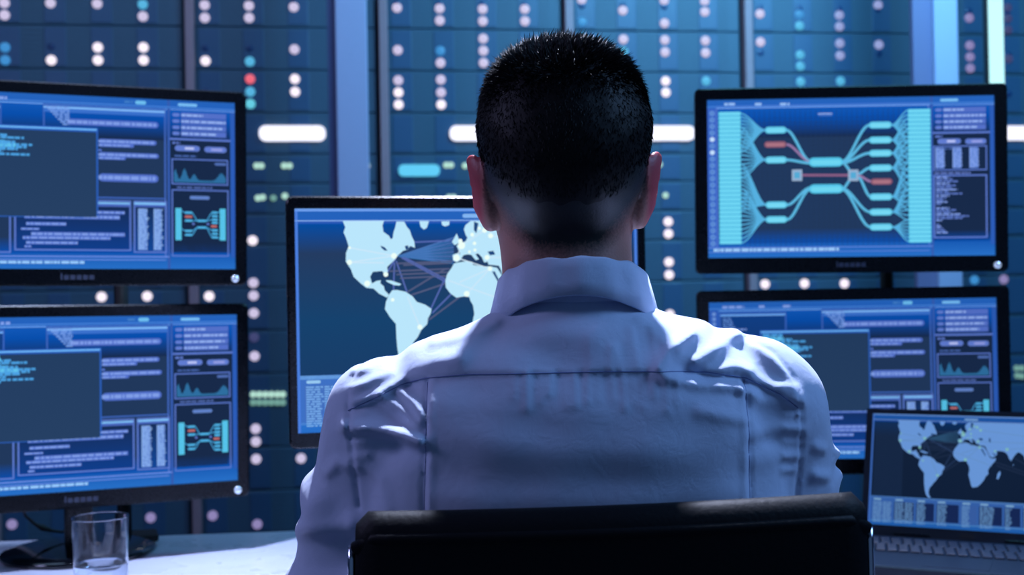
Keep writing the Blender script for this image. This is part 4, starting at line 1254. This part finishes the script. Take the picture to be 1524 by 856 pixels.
# broad folds across the back
for a_, c_, h_, w_2 in ((600, 610, 1.5, 14), (660, 655, 1.6, 18), (705, 712, -1.6, 20), (640, 690, 1.2, 16), (735, 730, 2.0, 14)):
    ridge([(660, a_), (850, a_ * .5 + c_ * .5 + 6), (1090, c_)], w_2 * mmu, h_ * mmu)
ridge([(745, 470), (690, 520)], 8 * mmu, 1.8 * mmu); ridge([(960, 475), (1010, 520)], 8 * mmu, 1.8 * mmu)
ridge([(760, 500), (960, 498)], 12 * mmu, 1.5 * mmu)
# yoke: upper layer overlaps the back panel, pleats, armholes
YOKE = [(508, 618), (550, 598), (590, 578), (630, 566), (690, 559), (780, 556), (900, 553), (1000, 553), (1060, 556), (1120, 566), (1170, 590), (1200, 612)]
yk = [s2l(*p) for p in YOKE]
zl = np.interp(g.xs, [p[0] for p in yk], [p[1] for p in yk])[:, None, None]
onb = ((g.X > yk[0][0]) & (g.X < yk[-1][0])).astype(np.float32)
g.F += (0.0022 * (1 / (1 + np.exp(np.clip((g.Z - zl) / 0.0009, -40, 40)))) * np.exp(-np.clip((zl - g.Z), 0, 9) / 0.03) * onb * back).astype(np.float32)
ridge([(633, 572), (634, 650), (632, 770)], 2.2 * mmu, -2.4 * mmu); ridge([(640, 572), (641, 650), (640, 770)], 4 * mmu, 1.4 * mmu)
ridge([(1116, 568), (1117, 650), (1115, 770)], 2.2 * mmu, -2.4 * mmu); ridge([(1108, 568), (1109, 650), (1107, 770)], 4 * mmu, 1.4 * mmu)
ARL = [(560, 519), (520, 548), (506, 580), (509, 620), (516, 680), (524, 770)]
ARR = [(1135, 508), (1172, 530), (1196, 566), (1206, 620), (1207, 690), (1203, 770)]
ridge(ARL, 2.4 * mmu, -2.2 * mmu); ridge(ARR, 2.4 * mmu, -2.2 * mmu)
for q in range(7):
    t_ = q / 6
    x_, y_ = 509 + 8 * t_, 560 + 130 * t_
    ridge([(x_ - 2, y_), (x_ + 24, y_ - 5)], 3 * mmu, 1.4 * mmu)
    x_, y_ = 1200 + 5 * math.sin(t_ * 3), 580 + 130 * t_
    ridge([(x_ - 26, y_ - 3), (x_ + 2, y_)], 3 * mmu, 1.4 * mmu)
g.ell((0.250, 0.02, 1.026), (0.010, 0.022, 0.004), 0.012); g.cone((0.235, -0.005, 0.996), (0.258, 0.02, 1.003), 0.012, 0.006, 0.010); g.cone((-0.225, -0.01, 0.985), (-0.240, 0.03, 0.998), 0.016, 0.013, 0.02)
# sleeve folds by the elbow
for (a_, b_) in (((-0.30, 0.95), (-0.20, 0.975)), ((-0.30, 0.905), (-0.20, 0.92)), ((-0.30, 0.86), (-0.22, 0.87)), ((0.30, 0.88), (0.2, 0.89))):
    X2, Z2 = g.X[:, 0, :], g.Z[:, 0, :]
    dx, dz = b_[0] - a_[0], b_[1] - a_[1]
    t_ = np.clip(((X2 - a_[0]) * dx + (Z2 - a_[1]) * dz) / (dx * dx + dz * dz), 0, 1)
    D = np.hypot(X2 - a_[0] - t_ * dx, Z2 - a_[1] - t_ * dz)
    g.F -= (0.006 * np.exp(-(D / 0.011) ** 2))[:, None, :].astype(np.float32)
g.F -= (0.0014 * np.sin(g.X * 75 + g.Z * 30) * np.sin(g.Z * 62 - g.X * 21 + 1.0) * np.sin(g.Y * 40 + 2)).astype(np.float32)
# open neck and cuffs: cut away inside the collar and past the wrists
neckhole = np.sqrt(((X - 0.008) / 1.0) ** 2 + (Y - 0.008) ** 2) - 0.062
neckhole = np.maximum(neckhole, 1.135 - Z)
g.F = np.maximum(g.F, -neckhole).astype(np.float32)
g.F = np.maximum(g.F, (Y - (WR[1][1] - 0.005))).astype(np.float32)
V, Q = g.mesh(); V = smooth_mesh(V, Q, 1, .4)
shirt = np_obj('shirt', V, Q, M_shirt, man)
sbv = BVHTree.FromPolygons([tuple(v) for v in V], [tuple(q) for q in Q.tolist()])

def seam(pts, r=0.0007, name='seam'):
    bm = bmesh.new(); path = []
    dense = []
    for p0, p1 in zip(pts, pts[1:]):
        n = max(2, int(math.hypot(p1[0] - p0[0], p1[1] - p0[1]) / 5))
        dense += [(p0[0] + (p1[0] - p0[0]) * i / n, p0[1] + (p1[1] - p0[1]) * i / n) for i in range(n)]
    dense.append(pts[-1])
    for (px, py) in dense:
        x, z = s2l(px, py)
        hit = sbv.ray_cast(Vector((x, -0.5, z)), Vector((0, 1, 0)))
        if hit[0] is not None: path.append(hit[0] + Vector((0, -0.0001, 0)))
    if len(path) > 2: tube(bm, path, r, 6)
    return obj(name, bm, mat('seam_thread', (120, 134, 184), 0.8), shirt, smooth=True)
seam(YOKE, 0.0005); seam([(633, 572), (634, 650), (632, 770)], .0003); seam([(1116, 568), (1117, 650), (1115, 770)], .0003)

# collar: stand and turned-down leaf in one folded sheet
bm = bmesh.new(); rings = []
NS = 96
def neck_ring(th, r_x, r_y, z, yc=0.006):
    return Vector((0.0095 + r_x * math.sin(th), yc - r_y * math.cos(th), z))
prof_n = 9
for i in range(NS + 1):
    th = -PI * 0.97 + 2 * PI * 0.97 * i / NS
    fr = (1 - math.cos(th)) / 2          # 0 at the nape, 1 at the throat
    side = abs(math.sin(th))
    zt = 1.2135 - 0.050 * fr ** 1.2
    zo = 1.1800 - 0.070 * fr ** 1.1 - 0.013 * side ** 2 * (1 - fr)
    wob = 0.0008 * math.sin(th * 9) + 0.0006 * math.sin(th * 17 + 1)
    pts = []
    pts.append(neck_ring(th, 0.0650, 0.0640, zo - 0.01))
    pts.append(neck_ring(th, 0.0655, 0.0650, zt - 0.008))
    pts.append(neck_ring(th, 0.0665, 0.0660, zt - 0.002))
    pts.append(neck_ring(th, 0.0690, 0.0690, zt + wob))
    pts.append(neck_ring(th, 0.0715, 0.0715, zt - 0.002))
    pts.append(neck_ring(th, 0.0745 + wob, 0.0745 + wob, zt * .7 + zo * .3))
    pts.append(neck_ring(th, 0.0790 + wob, 0.0775 + wob, zt * .35 + zo * .65))
    pts.append(neck_ring(th, 0.0800 + wob, 0.0800, zo))
    pts.append(neck_ring(th, 0.0785 + wob, 0.0785, zo - 0.0012))
    pts.append(neck_ring(th, 0.0765, 0.0755, zt * .4 + zo * .6))
    rings.append([bm.verts.new(p_) for p_ in pts])
for i in range(NS):
    for k in range(len(rings[0]) - 1):
        bm.faces.new((rings[i][k], rings[i + 1][k], rings[i + 1][k + 1], rings[i][k + 1]))
obj('collar', bm, M_shirt, shirt, smooth=True)
for s_ in (-1, 1):
    bm = bmesh.new(); a = Vector(EL[s_]); b_ = Vector(WR[s_]); d_ = (b_ - a).normalized()
    tube(bm, [b_ - d_ * 0.055, b_ - d_ * 0.05, b_ + d_ * 0.004, b_ + d_ * 0.008], [0.034, 0.038, 0.034, 0.030], 28, cap=False)
    obj('cuff', bm, M_shirt, shirt, smooth=True)

# trousers and shoes
g = Field(axis((-0.24, 0.24, .008)), axis((-0.16, 0.56, .009)), axis((0.07, 0.68, .009)))
g.ell((0, 0.0, 0.59), (0.165, 0.112, 0.10), 0.05, p=2.3)
for s_ in (-1, 1):
    g.cone(HIP[s_], KN[s_], 0.082, 0.064, 0.04); g.cone(KN[s_], AN[s_], 0.064, 0.052, 0.03)
g.F = np.maximum(g.F, g.Z - 0.665).astype(np.float32); g.F = np.maximum(g.F, 0.085 - g.Z).astype(np.float32)
V, Q = g.mesh(); np_obj('trousers', V, Q, M_trousers, man)
for s_ in (-1, 1):
    ax_, ay_ = AN[s_][0], AN[s_][1]
    g = Field(axis((ax_ - .07, ax_ + .07, .004)), axis((ay_ - .08, ay_ + .22, .004)), axis((-0.004, 0.13, .004)))
    g.cone((ax_, ay_ - .02, .040), (ax_ * 1.03, ay_ + .15, .030), .042, .040, .03, sc=(1, 1.1, .95)); g.cone((ax_, ay_, .05), (ax_, ay_, .10), .040, .042, .02)
    g.F = np.maximum(g.F, 0.002 - g.Z).astype(np.float32)
    V, Q = g.mesh(); np_obj('shoe', V, Q, M_shoe, man)

# ------------------------------------------------------------------ office chair
ch = thing('office_chair', 'black leather office chair with steel edge tubes, its back towards the viewer', 'chair', (0.0745, 1.06, 0), 0)
# backrest: curved padded panel, top edge rising slightly to the right
bm = bmesh.new()
NX, NZ = 40, 34
def chair_y(u, v):      # u -1..1 across, v 0..1 up ; back surface
    return -0.128 + 0.012 * (1 - v) * 0 + 0.018 * (u * u) + 0.085 * (1 - v) ** 1.6 * 0.6 + 0.012 * math.sin(v * PI) * -1
Hh = 0.2015
def chair_pt(u, v, side):
    zt = 1.0155 + 0.0045 * u
    cr_ = 0.010
    x = u * Hh
    z = 0.52 + (zt - 0.52) * v
    # rounded top corners
    if v > 0.9 and abs(u) > 0.95:
        a = (abs(u) - 0.95) / 0.05
        z -= (v - 0.9) / 0.1 * (1 - math.sqrt(max(0, 1 - a * a))) * cr_
    th = 0.017 * math.sqrt(max(0.0, 1 - max(0, (v - 0.955) / 0.045) ** 2)) * math.sqrt(max(0.0, 1 - 0.8 * max(0, (abs(u) - 0.95) / 0.05) ** 2))
    return Vector((x, chair_y(u, v) + side * th, z))
for side in (-1, 1):
    grid = [[bm.verts.new(chair_pt(-1 + 2 * i / NX, 1 - (1 - j / NZ) ** 1.8, side)) for j in range(NZ + 1)] for i in range(NX + 1)]
    for i in range(NX):
        for j in range(NZ):
            bm.faces.new((grid[i][j], grid[i + 1][j], grid[i + 1][j + 1], grid[i][j + 1]))
bmesh.ops.remove_doubles(bm, verts=bm.verts, dist=0.0005)
obj('backrest', bm, M_leather, ch, smooth=True)
bm = bmesh.new()
tube(bm, [chair_pt(-1 + 2 * i / 24, .985, -1) + Vector((0, -0.001, -0.012)) for i in range(25)], 0.0055, 14)
obj('top_piping', bm, M_leather, ch, smooth=True)
for s_ in (-1, 1):
    bm = bmesh.new()
    tube(bm, [chair_pt(s_ * 1.0, v_ / 20 * .955, 0) + Vector((s_ * 0.0035, 0, 0)) for v_ in range(21)], 0.0035, 12)
    obj('edge_tube', bm, M_chrome, ch, smooth=True)
bm = bmesh.new(); box(bm, -0.235, 0.235, -0.11, 0.33, 0.405, 0.468, bev=0.028, seg=4); obj('seat', bm, M_leather, ch, smooth=True)
bm = bmesh.new(); tube(bm, [(0, -0.09, 0.60), (0, -0.15, 0.50), (0, -0.12, 0.40), (0, 0.02, 0.39)], 0.018, 14); obj('back_support', bm, M_blackm, ch, smooth=True)
bm = bmesh.new(); box(bm, -0.09, 0.09, -0.02, 0.2, 0.375, 0.406, bev=0.008); obj('seat_mechanism', bm, M_blackm, ch)
bm = bmesh.new(); tube(bm, [(0, 0.09, 0.11), (0, 0.09, 0.24)], 0.028, 20); tube(bm, [(0, 0.09, 0.24), (0, 0.09, 0.38)], 0.016, 20); obj('gas_lift', bm, M_metal, ch, smooth=True)
for s_ in (-1, 1):
    bm = bmesh.new(); tube(bm, [(s_ * 0.22, 0.1, 0.40), (s_ * 0.275, 0.08, 0.42), (s_ * 0.285, 0.06, 0.62), (s_ * 0.285, 0.06, 0.64)], 0.012, 12); box(bm, s_ * 0.285 - 0.025, s_ * 0.285 + 0.025, -0.05, 0.18, 0.64, 0.665, bev=0.01); obj('armrest', bm, M_blackm, ch)
for k in range(5):
    a = 2 * PI * k / 5 + .3
    bm = bmesh.new(); e = Vector((math.cos(a) * 0.29, 0.09 + math.sin(a) * 0.29, 0.075)); tube(bm, [(0, 0.09, 0.115), e], [0.024, 0.014], 12); lg = obj('base_arm', bm, M_blackm, ch, smooth=True)
    bm = bmesh.new()
    for q in (-0.014, 0.014):
        c_ = e + Vector((-math.sin(a) * q, math.cos(a) * q, -0.047)); d_ = Vector((-math.sin(a), math.cos(a), 0)) * 0.008
        tube(bm, [c_ - d_, c_ + d_], 0.0275, 18)
    tube(bm, [e + Vector((0, 0, -.03)), e + Vector((0, 0, .004))], 0.008, 10)
    obj('caster', bm, M_black, lg)
